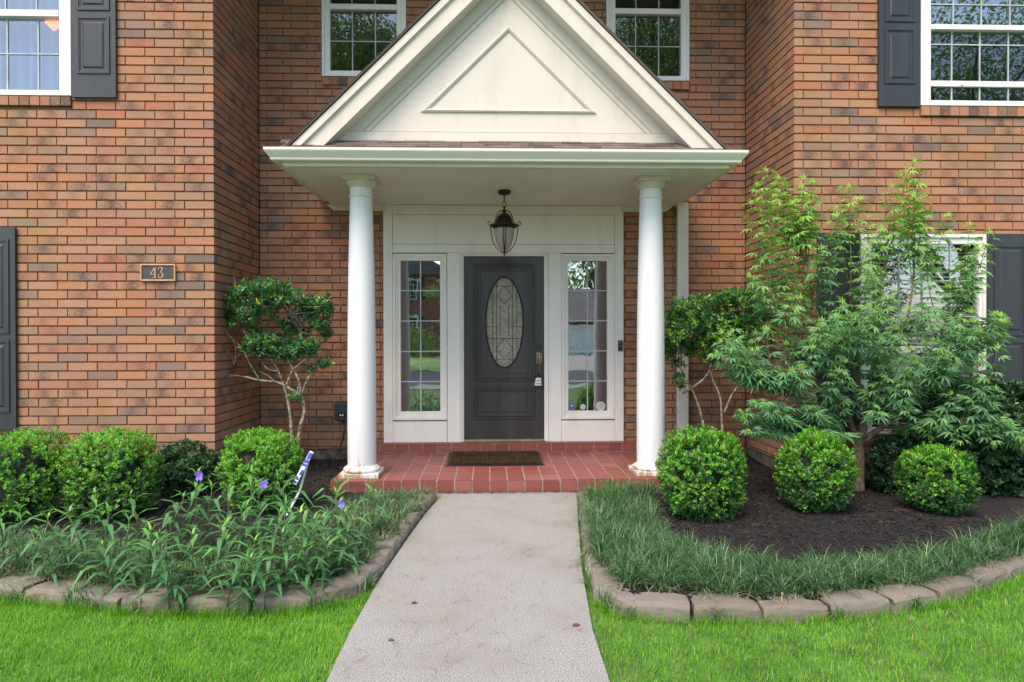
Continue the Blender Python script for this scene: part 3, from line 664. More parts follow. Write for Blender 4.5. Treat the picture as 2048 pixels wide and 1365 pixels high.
b.box(hx0, hx1, YD-.012, YD, hz0, hz1); b.tube([(hc, YD-.012, hz1-.03), (hc, YD-.045, hz1-.035), (hc, YD-.058, hz1-.065), (hc, YD-.052, hz0-.04), (hc, YD-.03, hz0-.11), (hc, YD-.002, hz0-.13)], [.014, .017, .013, .010, .009, .012], 10)
b.tube([(hc-.018, YD-.03, hz1-.012), (hc+.018, YD-.03, hz1-.012)], .008, 8)
b.build('door_handle', 'nickel', door, smooth=False, bevel=.003)
b = MB(); b.box(PX(928), PX(1088), YF+.0, YF+.07, zL+.001, DZ(878)-.003); b.build('threshold', 'threshold', house, bevel=.003)
# lockbox hanging from the handle
lx, lz0, lz1 = DX(1076), DZ(771.5), DZ(756); t = empty('lockbox', (lx, YD-.03, lz0), 'small pale grey realtor lockbox hanging from the door handle', 'lockbox')
b = MB(); b.prism([(lx-.042, lz0), (lx+.034, lz0), (lx+.030, lz1), (lx-.026, lz1)], YD-.056, YD-.018); body = b.build('lockbox_body', 'signwhite', t, bevel=.004)
b = MB(); pts = [(lx+.002+.026*math.cos(a), YD-.037, lz1-.004+.046*math.sin(a)) for a in np.linspace(0, math.pi, 11)]; b.tube(pts, .0055, 8); b.build('shackle', 'black', t, smooth=True)
b = MB(); b.prism([(lx-.045, lz0-.008), (lx+.037, lz0-.008), (lx+.034, lz0+.001), (lx-.042, lz0+.001)], YD-.058, YD-.016)
for (zz, xs) in ((lz1-.030, (-.020, -.011, -.001, .009, .017)), (lz1-.062, (-.024, -.013, -.002, .008, .019))):
    for xx in xs: b.box(lx+xx, lx+xx+.0065, YD-.0585, YD-.056, zz-.006, zz+.004)
b.build('lockbox_marks', 'black', t)
# ---- doorbell
a0, a1, c0, c1 = RC(1236, 681, 1245.5, 702.5, YF-.01); t = empty('doorbell', ((a0+a1)/2, YF, c0), 'small aged brass doorbell plate on white trim right of sidelight', 'doorbell')
MB().box(a0, a1, YF-.012, YF-.001, c0, c1).build('bell_plate', 'black', t, bevel=.002)
b = MB(); ring(b, a0+.004, a1-.004, c0+.010, c1-.010, .006, YF-.016, YF-.012); b.box(a0+.006, a1-.006, YF-.015, YF-.012, c1-.034, c1-.018); b.build('bell_trim', 'brass', t)
b = MB(); b.box((a0+a1)/2-.007, (a0+a1)/2+.007, YF-.018, YF-.012, (c0+c1)/2-.013, (c0+c1)/2+.001); b.build('bell_button', 'frost', t)
# ================================================================ portico
sl_ = WP(574, 337, -.44); sr_ = WP(1450, 346, -.44); XC = (sl_[0]+sr_[0])/2; HW = (sr_[0]-sl_[0])/2
# soffit
b = MB(); b.box(XC-HW-.002, XC+HW+.002, -.425, R-.002, ZS, ZS+.03); soff = b.build('porch_ceiling', 'soffit', house)
b = MB(); b.box(XC-HW, XC+HW, -.445, -.425, ZS-.004, ZS+.052); b.build('ceiling_trim', 'cream', soff, bevel=.002)
for xe in (XC-HW-.012, XC+HW-.006): MB().box(xe, xe+.018, -.424, R-.004, ZS-.006, ZS+.012).build('edge_bead', 'white', soff)
for s in (-1, 1):
    b = MB()
    xa, xb = (WP(652, 412, R-.03)[0], WP(770, 412, R-.03)[0]) if s < 0 else (WP(1245, 412, R-.03)[0], WP(1347, 412, R-.03)[0])
    if s < 0: b.prism([(xa, ZS-.001), (xa+.085, ZS-.072), (xb, ZS-.072), (xb, ZS-.001)], R-.05, R-.011)
    else: b.prism([(xa, ZS-.001), (xa, ZS-.072), (xb-.085, ZS-.072), (xb, ZS-.001)], R-.05, R-.011)
    b.build('frieze_return', 'cream', soff, bevel=.002)
# fascia boxes and gutter
b = MB(); b.box(XC-HW-.028, XC+HW+.028, -.462, -.446, ZS+.002, 2.925).box(XC-HW-.028, XC-HW-.006, -.445, R-.003, ZS+.013, 2.925).box(XC+HW+.006, XC+HW+.028, -.445, R-.003, ZS+.013, 2.925); b.build('fascia', 'soffit', house)
prof = [(0, 2.836), (.070, 2.828), (.078, 2.836), (.080, 2.850), (.098, 2.872), (.118, 2.898), (.122, 2.906), (.122, 2.926), (.110, 2.928), (.106, 2.915), (.0, 2.915)]
V = []; Fq = []; h = HW+.029; k = len(prof)
for (o, z) in prof: V.append((XC-h-o, R-.004, z))
for (o, z) in prof: V.append((XC-h-o, -.463-o, z))
for (o, z) in prof: V.append((XC+h+o, -.463-o, z))
for (o, z) in prof: V.append((XC+h+o, R-.004, z))
for s in range(3):
    for i in range(k-1): Fq.append((s*k+i, s*k+i+1, (s+1)*k+i+1, (s+1)*k+i))
b = MB(); b.add(V, [tuple(f) for f in Fq]); gut = b.build('gutter', 'gutter', house)
b = MB(); b2 = MB()
for (o0, z0), (o1, z1) in zip(prof[1:6], prof[2:7]):
    b.add([(XC-h-o0+.06, -.4645-o0, z0), (XC-h-o0+.075, -.4645-o0, z0), (XC-h-o1+.075, -.4645-o1, z1), (XC-h-o1+.06, -.4645-o1, z1)], [(0, 1, 2, 3)])
    b2.add([(XC+h+o0-.075, -.4645-o0, z0), (XC+h+o0-.06, -.4645-o0, z0), (XC+h+o1-.06, -.4645-o1, z1), (XC+h+o1-.075, -.4645-o1, z1)], [(0, 1, 2, 3)])
b.build('gutter_seam', 'soffit', gut); b2.build('gutter_seam', 'soffit', gut)
for s in (-1, 1):
    for q in ((.02, -.40), (.045, -.40)): b = MB(); b.box(XC+s*(HW+.03+q[0])-.004, XC+s*(HW+.03+q[0])+.004, q[1]-.004, q[1]+.004, 2.8265, 2.834); b.build('rivet', 'trim', gut); b = MB()
# gable
A = WP(577.4, 295, -.46); B_ = WP(1451, 306, -.46); RXC = (A[0]+B_[0])/2; RH = (B_[0]-A[0])/2; RZ = (A[2]+B_[2])/2-.01; T = .985
AP = RZ+RH*T
def band(bb, o0, o1, y0, y1, zb=RZ):
    for s in (-1, 1):
        bb.prism([(RXC+s*(RH-o0), zb), (RXC+s*(RH-o1), zb), (RXC, zb+(RH-o1)*T), (RXC, zb+(RH-o0)*T)], y0, y1)
b = MB(); band(b, .0, .080, -.492, -.445); band(b, .080, .092, -.478, -.445); band(b, .092, .258, -.468, -.315)
rk = b.build('rake_board', 'cream', house, bevel=.002)
ty = -.31; TB = WP(1015, 284, ty)[2]
ti = RH-.25
b = MB(); b.prism([(RXC-ti, TB-.02), (RXC+ti, TB-.02), (RXC, RZ+ti*T+.01)], ty, ty+.05)
b.build('gable_panel', 'cream', house)
gp = MB()
# base board and sloping trim boards
bz = WP(1015, 265.5, ty)[2]
xl = WP(672, 280, ty)[0]; 
gp.box(RXC-ti+.01, RXC+ti-.01, ty-.010, ty-.0005, TB-.015, bz)
def tri_outline(bb, half, zb, w, y0, y1):
    """mitred moulding of width w along a 45 degree triangle with base half-width `half` at zb"""
    ap = zb+half*T; s2 = w*(1+math.sqrt(2)); wi = half-w/math.tan(math.radians(22.3)); api = zb+w+wi*T
    bb.prism([(RXC-half, zb), (RXC+half, zb), (RXC+wi, zb+w), (RXC-wi, zb+w)], y0, y1)
    for s in (-1, 1): bb.prism([(RXC+s*half, zb), (RXC+s*wi, zb+w), (RXC, api), (RXC, ap)], y0, y1)
hA = (WP(1308, 265, ty)[0]-WP(725, 265, ty)[0])/2; hB = hA-.065
tri_ = lambda hh: [(RXC-hh, bz+.0005), (RXC+hh, bz+.0005), (RXC, bz+hh*T)]
gp.build('gable_base_trim', 'cream', house, bevel=.001)
b = MB(); band(b, RH-hA-.004-(RZ-bz)/T*-1 if False else 0, 0, 0, 0) if False else None
zoff = (bz-RZ)/T                                # the roof line is narrower at bz
o_out = RH-hA-zoff
for (o, w, dep) in ((o_out, .008, .007), (o_out+.06, .008, .007)):
    for s in (-1, 1):
        b.prism([(RXC+s*(RH-zoff-o), bz+.001), (RXC+s*(RH-zoff-o-w), bz+.001), (RXC, bz+(RH-zoff-o-w)*T), (RXC, bz+(RH-zoff-o)*T)], ty-dep, ty-.0005)
hI = (WP(1192, 225, ty)[0]-WP(841, 225, ty)[0])/2; zI = WP(1015, 226, ty)[2]
tri_outline(b, hI, zI, .030, ty-.014, ty-.0006); tri_outline(b, hI-.022, zI+.0085, .010, ty-.020, ty-.0145)
b.build('gable_moulding', 'cream', house, bevel=.003)
b = MB()
for o in (o_out+.009, o_out+.069):
    for s in (-1, 1): b.prism([(RXC+s*(RH-zoff-o), bz+.002), (RXC+s*(RH-zoff-o-.003), bz+.002), (RXC, bz+(RH-zoff-o-.003)*T), (RXC, bz+(RH-zoff-o)*T)], ty-.0012, ty-.0003)
b.box(RXC-ti+.03, RXC+ti-.03, ty-.011, ty-.0101, bz-.0025, bz-.0005)
b.build('caulk_line', 'caulk', house)
# roof slabs of the gable
b = MB()
for s in (-1, 1):
    e = RH+.06; b.prism([(RXC+s*e, RZ-.06*T+.012), (RXC+s*e, RZ-.06*T+.032), (RXC, AP+.036), (RXC, AP+.012)], -.505, R-.004)
nrow = 28
for s in (-1, 1):
    for i in range(nrow):
        o = i*(RH+.05)/nrow; x = RXC+s*(RH+.055-o); z = RZ+(-.055+o)*T+.03; y = -.508
        while y < R-.05:
            w = random.uniform(.12, .26); t = random.random()
            b.add([(x, y, z), (x, min(y+w-.004, R-.01), z), (x-s*.11, min(y+w-.004, R-.01), z+.11*T), (x-s*.11, y, z+.11*T), (x, y, z+.008), (x, min(y+w-.004, R-.01), z+.008), (x-s*.11, min(y+w-.004, R-.01), z+.11*T+.002), (x-s*.11, y, z+.11*T+.002)],
                  [(0, 3, 7, 4), (0, 4, 5, 1), (4, 7, 6, 5), (1, 5, 6, 2)], 0, t); y += w
b.build('porch_roof', 'shingle', house, tint=True)
# pent strip of shingles in front of the gable panel
b = MB(); z0p, z1p = 2.918, TB+.004; y0p, y1p = -.555, ty
nr = 4
for i in range(nr):
    ya = y0p+(y1p-y0p)*i/nr; za = z0p+(z1p-z0p)*i/nr; yb = y0p+(y1p-y0p)*(i+1)/nr+.01; zb_ = z0p+(z1p-z0p)*(i+1)/nr
    x = RXC-RH-.02-random.random()*.1
    while x < RXC+RH+.02:
        w = random.uniform(.10, .27); t = random.random(); e = .003+random.choice((0, .004))
        x1 = min(x+w-.003, RXC+RH+.05)
        b.add([(x, ya, za-.006), (x1, ya, za-.006), (x1, ya, za+e+.004), (x, ya, za+e+.004), (x1, yb, zb_+e), (x, yb, zb_+e)], [(0, 1, 2, 3), (3, 2, 4, 5)], 0, t); x += w
b.build('pent_roof', 'shingle', house, tint=True)
# ---- columns
def column(px_b, px_t):
    cy0 = -.055; x = WP((px_b+px_t)/2, 650, cy0)[0]; z0 = .111
    b = MB(); pr = [(.127, z0+.09), (.1275, z0+.35), (.1265, 1.0), (.123, 1.5), (.115, 2.0), (.105, 2.4), (.0985, 2.60), (.0985, 2.612), (.108, 2.618), (.108, 2.630), (.1, 2.636), (.0985, 2.66), (.0995, 2.70)]
    b.lathe(pr, x, cy0, 40); c = b.build('column', 'column', house, smooth=True); 
    md = c.modifiers.new('edge', 'EDGE_SPLIT'); md.split_angle = math.radians(40)
    b = MB(); b.box(x-.175, x+.175, cy0-.175, cy0+.175, z0+.001, z0+.043); b.build('plinth', 'column', c, bevel=.006)
    b = MB(); b.lathe([(.150, z0+.043), (.162, z0+.048), (.166, z0+.062), (.160, z0+.076), (.142, z0+.084), (.138, z0+.092), (.129, z0+.100)], x, cy0, 40); b.build('column_base', 'column', c, smooth=True)
    b = MB(); b.lathe([(.0995, 2.70), (.112, 2.704), (.112, 2.712), (.120, 2.718), (.134, 2.738), (.140, 2.752), (.140, 2.758)], x, cy0, 40); b.box(x-.146, x+.146, cy0-.146, cy0+.146, 2.758, ZS-.001); b.build('capital', 'cream', c, bevel=.002)
    return x
c1x = column(721.7, 724.7); c2x = column(1301.9, 1300.9)
# ---- downspout
a0, a1, c0, c1 = RC(1355.5, 405, 1377, 846, R-.07); b = MB(); b.box(a0, a1, R-.075, R-.012, .12, 2.83)
for i in range(5):
    xx = a0+.014+(a1-a0-.028)*i/4; b.box(xx-.004, xx+.004, R-.079, R-.075, .14, 2.55)
b.box(a0-.003, a1+.003, R-.079, R-.012, 2.47, 2.55) if False else None
b.box(a0-.002, a1+.002, R-.078, R-.012, 2.30, 2.305).box(a0-.002, a1+.002, R-.078, R-.012, 1.72, 1.725)
b.build('downspout', 'gutter', house, bevel=.003)
# ---- porch floor of quarry tiles
PZF = .111; PY0 = -.29; PYB = R-.095; TX = .1545; TY = .172
bx0 = c1x-.23; bx1 = c2x+.23
b = MB(); b.box(bx0+.004, bx1-.004, PY0+.004, PYB, -.2, PZF-.004, 1); b.box(bx0+.004, bx1-.004, PYB, R-.005, -.2, zL-.004, 1)
ox = WP(979.5, 972, PY0)[0]
k0 = int(math.floor((bx0-ox)/TX))
def tl(x0, x1, y0, y1, z0, z1, top=True):
    x0, x1 = max(x0, bx0), min(x1, bx1)
    if x1-x0 < .02: return
    t = random.random(); b.box(x0, x1, y0, y1, z0, z1, 0, t)
for i in range(k0, int((bx1-ox)/TX)+2):
    xa, xb = ox+i*TX+.0055, ox+(i+1)*TX-.0055
    tl(xa, xb, PY0-.002, PY0+.012, .004, PZF-.014)                       # riser
    ys = [PY0-.004]+[PY0+.195+j*TY for j in range(8)]
    for ya, yb in zip(ys, ys[1:]):
        if ya > PYB-.04: break
        tl(xa, xb, ya+.0055, min(yb-.0055, PYB-.004), PZF-.012, PZF+random.uniform(-.0008, .0008))
for i in range(k0-2, int((bx1-ox)/(TX))+4):
    o2 = WP(1046, 895, PYB)[0]; xa, xb = o2+i*TX+.004, o2+(i+1)*TX-.004
    tl(xa, xb, PYB-.006, PYB+.01, PZF+.008, zL-.014); tl(xa, xb, PYB-.008, R-.006, zL-.012, zL-.0015)
b.build('porch_floor', ['tile', 'grout'], house, tint=True, bevel=.0015)
# ================================================================ separate things on the porch and walls
lp = WP(1008.5, 382, .45); lx, ly = lp[0], .45
sc = (CAM[1]-ly)*-1/F; LZ = lambda py: WP(1008.5, py, ly)[2]; LR = lambda px: px*(ly-CAM[1])/F
t = empty('pendant_lantern', (lx, ly, ZS), 'dark bronze caged pendant lantern with frosted glass hanging on a chain above the door', 'lantern')
b = MB(); b.lathe([(LR(12.5), ZS-.001), (LR(12.8), ZS-.008), (LR(12.5), ZS-.030), (LR(8), ZS-.042), (.012, ZS-.046)], lx, ly, 28); b.build('ceiling_canopy', 'bronze', t, smooth=False, bevel=.002)
b = MB(); zt = ZS-.040; zb_ = LZ(404)
nl = 5; pitch = (zt-zb_)/nl
for i in range(nl):
    zc = zt-(i+.5)*pitch; a = i % 2*math.pi/2+.5
    b.tube([(lx+.010*math.cos(q)*math.cos(a), ly+.010*math.cos(q)*math.sin(a), zc+pitch*.68*math.sin(q)) for q in np.linspace(0, 2*math.pi, 13)], .0024, 6, cap=False)
b.build('chain', 'bronze', t, smooth=True)
b = MB(); zz0 = LZ(404)
b.tube([(lx+LR(4.6)*math.sin(q)*(.6+.4*(1-math.cos(q))/2), ly, zz0-LR(6)+LR(6)*math.cos(q)) for q in np.linspace(0, 2*math.pi, 15)], .0032, 7, cap=False)
ztop, zr = LZ(425), LZ(450.5)
b.lathe([(.004, LZ(412)), (.012, LZ(415)), (.007, LZ(418)), (.018, LZ(421)), (.020, LZ(424)), (.012, LZ(427))], lx, ly, 16)
for q in range(4):
    a = q*math.pi/2; ca, sa = math.cos(a), math.sin(a)
    prof_ = [(LR(3), 421.5), (LR(8), 422.5), (LR(13), 427), (LR(16), 434), (LR(18), 443), (LR(21), 449), (LR(26), 451)]
    if q in (1, 3): prof_ = prof_[:6]+[(LR(24), 451)]
    b.tube([(lx+r*ca, ly+r*sa, LZ(p)) for r, p in prof_], .0048, 7)
    # scroll
    c_r, c_z = LR(29), LZ(447)
    b.tube([(lx+(c_r+LR(1)+LR(3.3-.9*u)*math.cos(1.6*math.pi*u-2.0))*ca, ly+(c_r+LR(1)+LR(3.3-.9*u)*math.cos(1.6*math.pi*u-2.0))*sa, c_z+LR(4-.8*u)*math.sin(1.6*math.pi*u-2.0)) for u in np.linspace(0, 1, 10)], .0036, 6)
    for dq in ((-.13, .13) if q in (1, 3) else (0,)):
        pts = [(28, 452), (27, 460), (25.5, 472), (22.5, 484), (17.5, 494), (10.5, 502), (3.5, 506.5)]
        if dq: pts = [(p*.86, z) for p, z in pts]
        b.tube([(lx+LR(p)*math.cos(a+dq*p/25+0), ly+LR(p)*math.sin(a+dq*p/25), LZ(z)) for p, z in pts], .0046, 7)
b.lathe([(LR(24), LZ(449.5)), (LR(29), LZ(450.5)), (LR(29.5), LZ(453)), (LR(25), LZ(454)), (LR(22), LZ(457)), (LR(20), LZ(457))], lx, ly, 36)
b.lathe([(.006, LZ(503)), (LR(4.5), LZ(505)), (LR(2), LZ(507)), (.010, LZ(509)), (.012, LZ(510.5)), (.004, LZ(512))], lx, ly, 14)
b.build('cage', 'bronze', t, smooth=True)
b = MB(); b.lathe([(.008, LZ(426)), (LR(8), LZ(428)), (LR(13), LZ(433)), (LR(16), LZ(440)), (LR(18), LZ(448)), (LR(21), LZ(450.5))], lx, ly, 32); b.build('lantern_cap', 'bronze', t, smooth=True)
b = MB(); b.lathe([(LR(19.5), LZ(457)), (LR(20), LZ(460)), (LR(19.3), LZ(470)), (LR(17), LZ(482)), (LR(12.5), LZ(494)), (LR(5), LZ(503.5)), (.005, LZ(504.5))], lx, ly, 36); b.build('glass_shade', 'frost', t, smooth=True)
# doormat
mz = PZF+.002; ma = GP(890.5, 932, mz); mb_ = GP(1090.5, 932, mz); mw0, mw1 = ma[0], mb_[0]; my0 = (ma[1]+mb_[1])/2; my1 = PYB-.03
t = empty('doormat', ((mw0+mw1)/2, (my0+my1)/2, PZF), 'brown coir doormat with black rubber border in front of the door', 'doormat')
b = MB(); b.add([(mw0, my0, mz), (mw1, my0, mz), (mw1, my1, mz), (mw0, my1, mz), (mw0+.035, my0+.04, mz+.014), (mw1-.035, my0+.04, mz+.014), (mw1-.035, my1-.04, mz+.014), (mw0+.035, my1-.04, mz+.014)],
      [(0, 1, 5, 4), (1, 2, 6, 5), (2, 3, 7, 6), (3, 0, 4, 7), (4, 5, 6, 7), (3, 2, 1, 0)]); b.build('rubber_border', 'black', t)
n = 26000; P = np.stack([RS.uniform(mw0+.03, mw1-.03, n), RS.uniform(my0+.035, my1-.035, n), np.full(n, mz+.013)], 1)
V, Q, k = blades(P, RS.uniform(0, 6.28, n), RS.uniform(.3, 1.3, n), RS.uniform(.010, .024, n), np.full(n, .0035), RS.uniform(0, .8, n), 2)
bigmesh('coir_pile', V, Q, 'mat', t, np.repeat(RS.beta(1.5, 2.5, n), k))
# house number plaque
a0, a1, c0, c1 = RC(280.5, 528.5, 350.5, 562.5, -.02); t = empty('house_number_plaque', ((a0+a1)/2, 0, c0), 'rectangular bronze framed plaque reading 43 on the left brick wall', 'plaque')
MB().box(a0+.004, a1-.004, -.016, -.001, c0+.004, c1-.004).build('plaque_field', 'plaque', t)
b = MB(); ring(b, a0, a1, c0, c1, .0125, -.024, -.002); b.build('plaque_frame', 'copper', t, bevel=.002)
pxm = (a1-a0)/1200.; X4 = lambda p: a0+(p-332)*pxm; Z4 = lambda q: c1-(q-482)*(c1-c0)/590.
def stroke(b, pts, ws):
    for (p, q, w0), (r, s, w1) in zip([(*a, w) for a, w in zip(pts, ws)], [(*a, w) for a, w in zip(pts[1:], ws[1:])]):
        dx, dz = r-p, s-q; l = math.hypot(dx, dz); nx, nz = -dz/l, dx/l
        b.prism([(X4(p+nx*w0/2), Z4(q+nz*w0/2)), (X4(r+nx*w1/2), Z4(s+nz*w1/2)), (X4(r-nx*w1/2), Z4(s-nz*w1/2)), (X4(p-nx*w0/2), Z4(q-nz*w0/2))], -.022, -.0155)
b = MB(); stroke(b, [(835, 575), (835, 960)], [48, 48]); stroke(b, [(838, 580), (765, 700), (695, 835)], [26, 26, 26]); stroke(b, [(685, 845), (888, 845)], [26, 26]); stroke(b, [(755, 960), (890, 960)], [26, 26]); b.build('digit', 'copper', t)
b = MB(); pts = [(985, 668), (955, 672), (945, 640), (965, 605), (1020, 595), (1075, 615), (1092, 665), (1075, 715), (1020, 757), (1080, 790), (1112, 850), (1095, 925), (1040, 962), (975, 945), (948, 905), (955, 868), (985, 868)]
stroke(b, pts, [30, 36, 28, 22, 26, 38, 48, 38, 20, 36, 50, 42, 28, 26, 30, 38, 30])
b.build('digit', 'copper', t)
# small electrical timer box and its cord
Yb = R-.01; a0, a1, c0, c1 = RC(669, 806, 697, 841, Yb-.06); t = empty('outlet_box', ((a0+a1)/2, R, c0), 'grey weatherproof outlet timer box low on the brick behind left column', 'outlet box')
MB().box(a0, a1, Yb-.075, Yb-.002, c0, c1).build('box_body', 'greybox', t, bevel=.012)
b = MB(); w = a1-a0; b.box(a0+w*.25, a1-w*.12, Yb-.079, Yb-.075, c0+.035, c0+.085); b.build('dial_window', 'black', t, bevel=.002)
b = MB(); b.box(a0+w*.40, a0+w*.50, Yb-.081, Yb-.079, c0+.05, c0+.066).box(a0+w*.58, a0+w*.66, Yb-.081, Yb-.079, c0+.05, c0+.066); b.build('dial_mark', 'trim', t)
b = MB(); pts = [WP(687, 841, Yb-.04), WP(689, 858, Yb-.04), WP(686, 880, Yb-.05), WP(679, 900, Yb-.06), WP(671, 917, Yb-.08), WP(667, 926, Yb-.12)]; b.tube(pts, .007, 7); o = b.build('power_cord', 'black', None, smooth=True); tag(o, 'black cord hanging from the grey outlet box down into the mulch', 'cord')
# folded yard sign on a leaning stake
t_ = WP(622, 903, -1.04); g_ = WP(570, 1000, -1.16); t = empty('yard_sign', (g_[0], g_[1], .04), 'bent blue and white yard sign leaning on a thin stake beside the boxwood ball', 'sign')
dv = Vector(t_)-Vector(g_); base = Vector((g_[0], g_[1], .02))
b = MB(); b.tube([base-dv*.12, base+dv*.55, Vector(t_)-dv*.02], .009, 8); b.build('stake', 'signwhite', t)
sd = dv.normalized(); sw = Vector((.9, -.25, .2)); sw = (sw-sd*sw.dot(sd)).normalized(); th = sd.cross(sw)
def sgn(u0, u1, w0, w1, m, off=0, bb=None):
    u0 *= .80; u1 *= .80; w0 *= .52; w1 *= .52
    O = Vector(t_)-th*off; c = [O-sd*u0+sw*w0, O-sd*u0+sw*w1, O-sd*u1+sw*w1, O-sd*u1+sw*w0]; (bb or b).add([*c, *[q+th*.004 for q in c]], [(0, 1, 2, 3), (7, 6, 5, 4), (0, 4, 5, 1), (1, 5, 6, 2), (2, 6, 7, 3), (3, 7, 4, 0)], m)
b = MB(); sgn(0, .33, -.012, .058, 0, .006)
for u0, u1, w0, w1 in ((.012, .068, .002, .058), (.085, .118, -.012, .058), (.126, .150, -.012, .058), (.185, .235, .022, .056), (.262, .285, -.012, .05), (.300, .322, -.012, .05)): sgn(u0, u1, w0, w1, 1, .011)
for i in range(4): sgn(.070, .080, .002+i*.013, .010+i*.013, 1, .011)
b.build('sign_panel', ['signwhite', 'signblue'], t)
# glowing lamp inside the upper left window
b = MB(); lw = WP(108, 40, .10); b.lathe([(.02, lw[2]+.06), (.05, lw[2]+.055), (.15, lw[2]-.02), (.145, lw[2]-.03), (.02, lw[2]-.10)], lw[0], .10, 20)
MT['lampglow'], N, L, P = mat('lamp_glow'); P.inputs['Base Color'].default_value = (.7, .3, .1, 1); P.inputs['Emission Color'].default_value = (1, .30, .07, 1); P.inputs['Emission Strength'].default_value = .45
V_ = np.array(b.v); V_[:, 0] = lw[0]+(V_[:, 0]-lw[0])*.55; V_[:, 1] = .10+(V_[:, 1]-.10)*.25; b.v = [tuple(q) for q in V_]
tag(b.build('indoor_lamp', 'lampglow', None, smooth=True), 'glowing orange lamp shade seen inside the upper left window', 'lamp')
# ================================================================ ground works
def struct(o, k='structure'): o['kind'] = k; return o
LW = [(885, 988.5), (876, 1000), (852, 1026), (816, 1076), (771, 1142), (746, 1182), (701, 1262), (652, 1365)]
RW = [(1151, 986.5), (1154.5, 1000), (1156, 1046), (1164.5, 1142), (1185, 1260), (1220, 1365)]
lw = [GP(x, y, 0) for x, y in LW]; rw = [GP(x, y, 0) for x, y in RW]
dl = (lw[-1]-lw[-2])/np.linalg.norm(lw[-1]-lw[-2]); dr = (rw[-1]-rw[-2])/np.linalg.norm(rw[-1]-rw[-2])
lw.append(lw[-1]+dl*6); rw.append(rw[-1]+dr*6)
def interp(poly, y):
    ys = [p[1] for p in poly][::-1]; xs = [p[0] for p in poly][::-1]; return np.interp(y, ys, xs)
ys = sorted(set([p[1] for p in lw]+[p[1] for p in rw]))
ys = [y for y in ys if y <= min(lw[0][1], rw[0][1])+.001]
b = MB()
for ya, yb in zip(ys, ys[1:]):
    a0, a1, c0, c1 = interp(lw, ya), interp(rw, ya), interp(lw, yb), interp(rw, yb)
    b.add([(a0, ya, 0), (a1, ya, 0), (c1, yb, 0), (c0, yb, 0)], [(0, 1, 2, 3)])
    b.add([(a0, ya, 0), (c0, yb, 0), (c0, yb, -.1), (a0, ya, -.1)], [(0, 1, 2, 3)]); b.add([(a1, ya, 0), (c1, yb, 0), (c1, yb, -.1), (a1, ya, -.1)], [(3, 2, 1, 0)])
yt = ys[-1]; b.add([(interp(lw, yt), yt, 0), (interp(rw, yt), yt, 0), (interp(rw, yt), yt, -.1), (interp(lw, yt), yt, -.1)], [(3, 2, 1, 0)])
struct(b.build('walkway', 'concrete', None))
# far ground of the street seen in the window reflections
MT['fargrass'] = simple('far_grass', (.18, .32, .08), 1, var=.25, vs=.6)
struct(MB().box(-80, 80, -10.5, -9.2, -.06, -.012).build('pavement', 'concrete')); struct(MB().box(-80, 80, -19, -11, -.06, -.03).build('road', 'asphalt'))
struct(MB().box(-80, 80, -60, -19.2, -.06, -.015).build('far_lawn', 'fargrass'))
struct(MB().box(3.2, 9.5, -40, -19.1, -.06, -.008).build('driveway', 'concrete'))
# ---- edging stones
Lpath = [(874, 1004), (852, 1029), (817, 1079), (772, 1146), (751, 1176), (690, 1211), (640, 1224), (560, 1231), (440, 1235), (380, 1235), (230, 1229), (100, 1213), (0, 1206), (-160, 1180), (-400, 1120)]
Rpath = [(1160, 1000), (1160, 1046), (1168, 1142), (1190, 1212), (1225, 1236), (1320, 1246), (1400, 1250), (1560, 1250), (1680, 1243), (1800, 1231), (1900, 1210), (2000, 1180), (2060, 1150), (2200, 1085), (2400, 1010)]
ZG = -.034
def dense(path, z=ZG):
    P = np.array([GP(x, y, z) for x, y in path]); d = np.r_[0, np.cumsum(np.linalg.norm(np.diff(P, axis=0), axis=1))]
    return P, d
ords = ['nearest the porch on', 'second down', 'third down', 'fourth down', 'fifth down', 'sixth down', 'seventh down', 'eighth down', 'ninth down', 'tenth down', 'eleventh down', 'twelfth along', 'thirteenth along', 'fourteenth along', 'fifteenth along', 'sixteenth along', 'seventeenth along', 'eighteenth along', 'nineteenth along', 'twentieth along']
import mathutils.noise as mn
def make_stone(cx, cy, ang, l, dpt, h, seed):
    b = MB(); jt = lambda a: random.uniform(-a, a); n = 4; V = []; Fq = []
    # rough block: cross-section swept along its length with small irregular steps
    sec = [(-.5, 0), (-.49, .55), (-.47, .80), (-.40, 1.0), (-.05, 1.02), (.5, .98), (.5, 0)]
    for i in range(n+1):
        u = i/n-.5; tp = 1-.10*(abs(u)*2)**4; f = jt(.004)
        for (v, w) in sec: V.append((u*l*(1-.05*(v > 0))+jt(.0025), v*dpt*(1-.04*(abs(u) > .4))+jt(.003)+f, w*h*(tp if w > .6 else 1)+(jt(.003) if w else 0)))
    k = len(sec)
    for i in range(n):
        for q in range(k-1): Fq.append((i*k+q, (i+1)*k+q, (i+1)*k+q+1, i*k+q+1))
    Fq += [tuple(range(k)), tuple(n*k+q for q in range(k-1, -1, -1))]
    b.add(V, Fq, 0, random.random()); o = b.build('edging_stone', 'stone', None, bevel=.007, tint=True)
    o.location = (cx, cy, ZG-.004); o.rotation_euler = (jt(.03), jt(.03), ang); return o
inner = {}
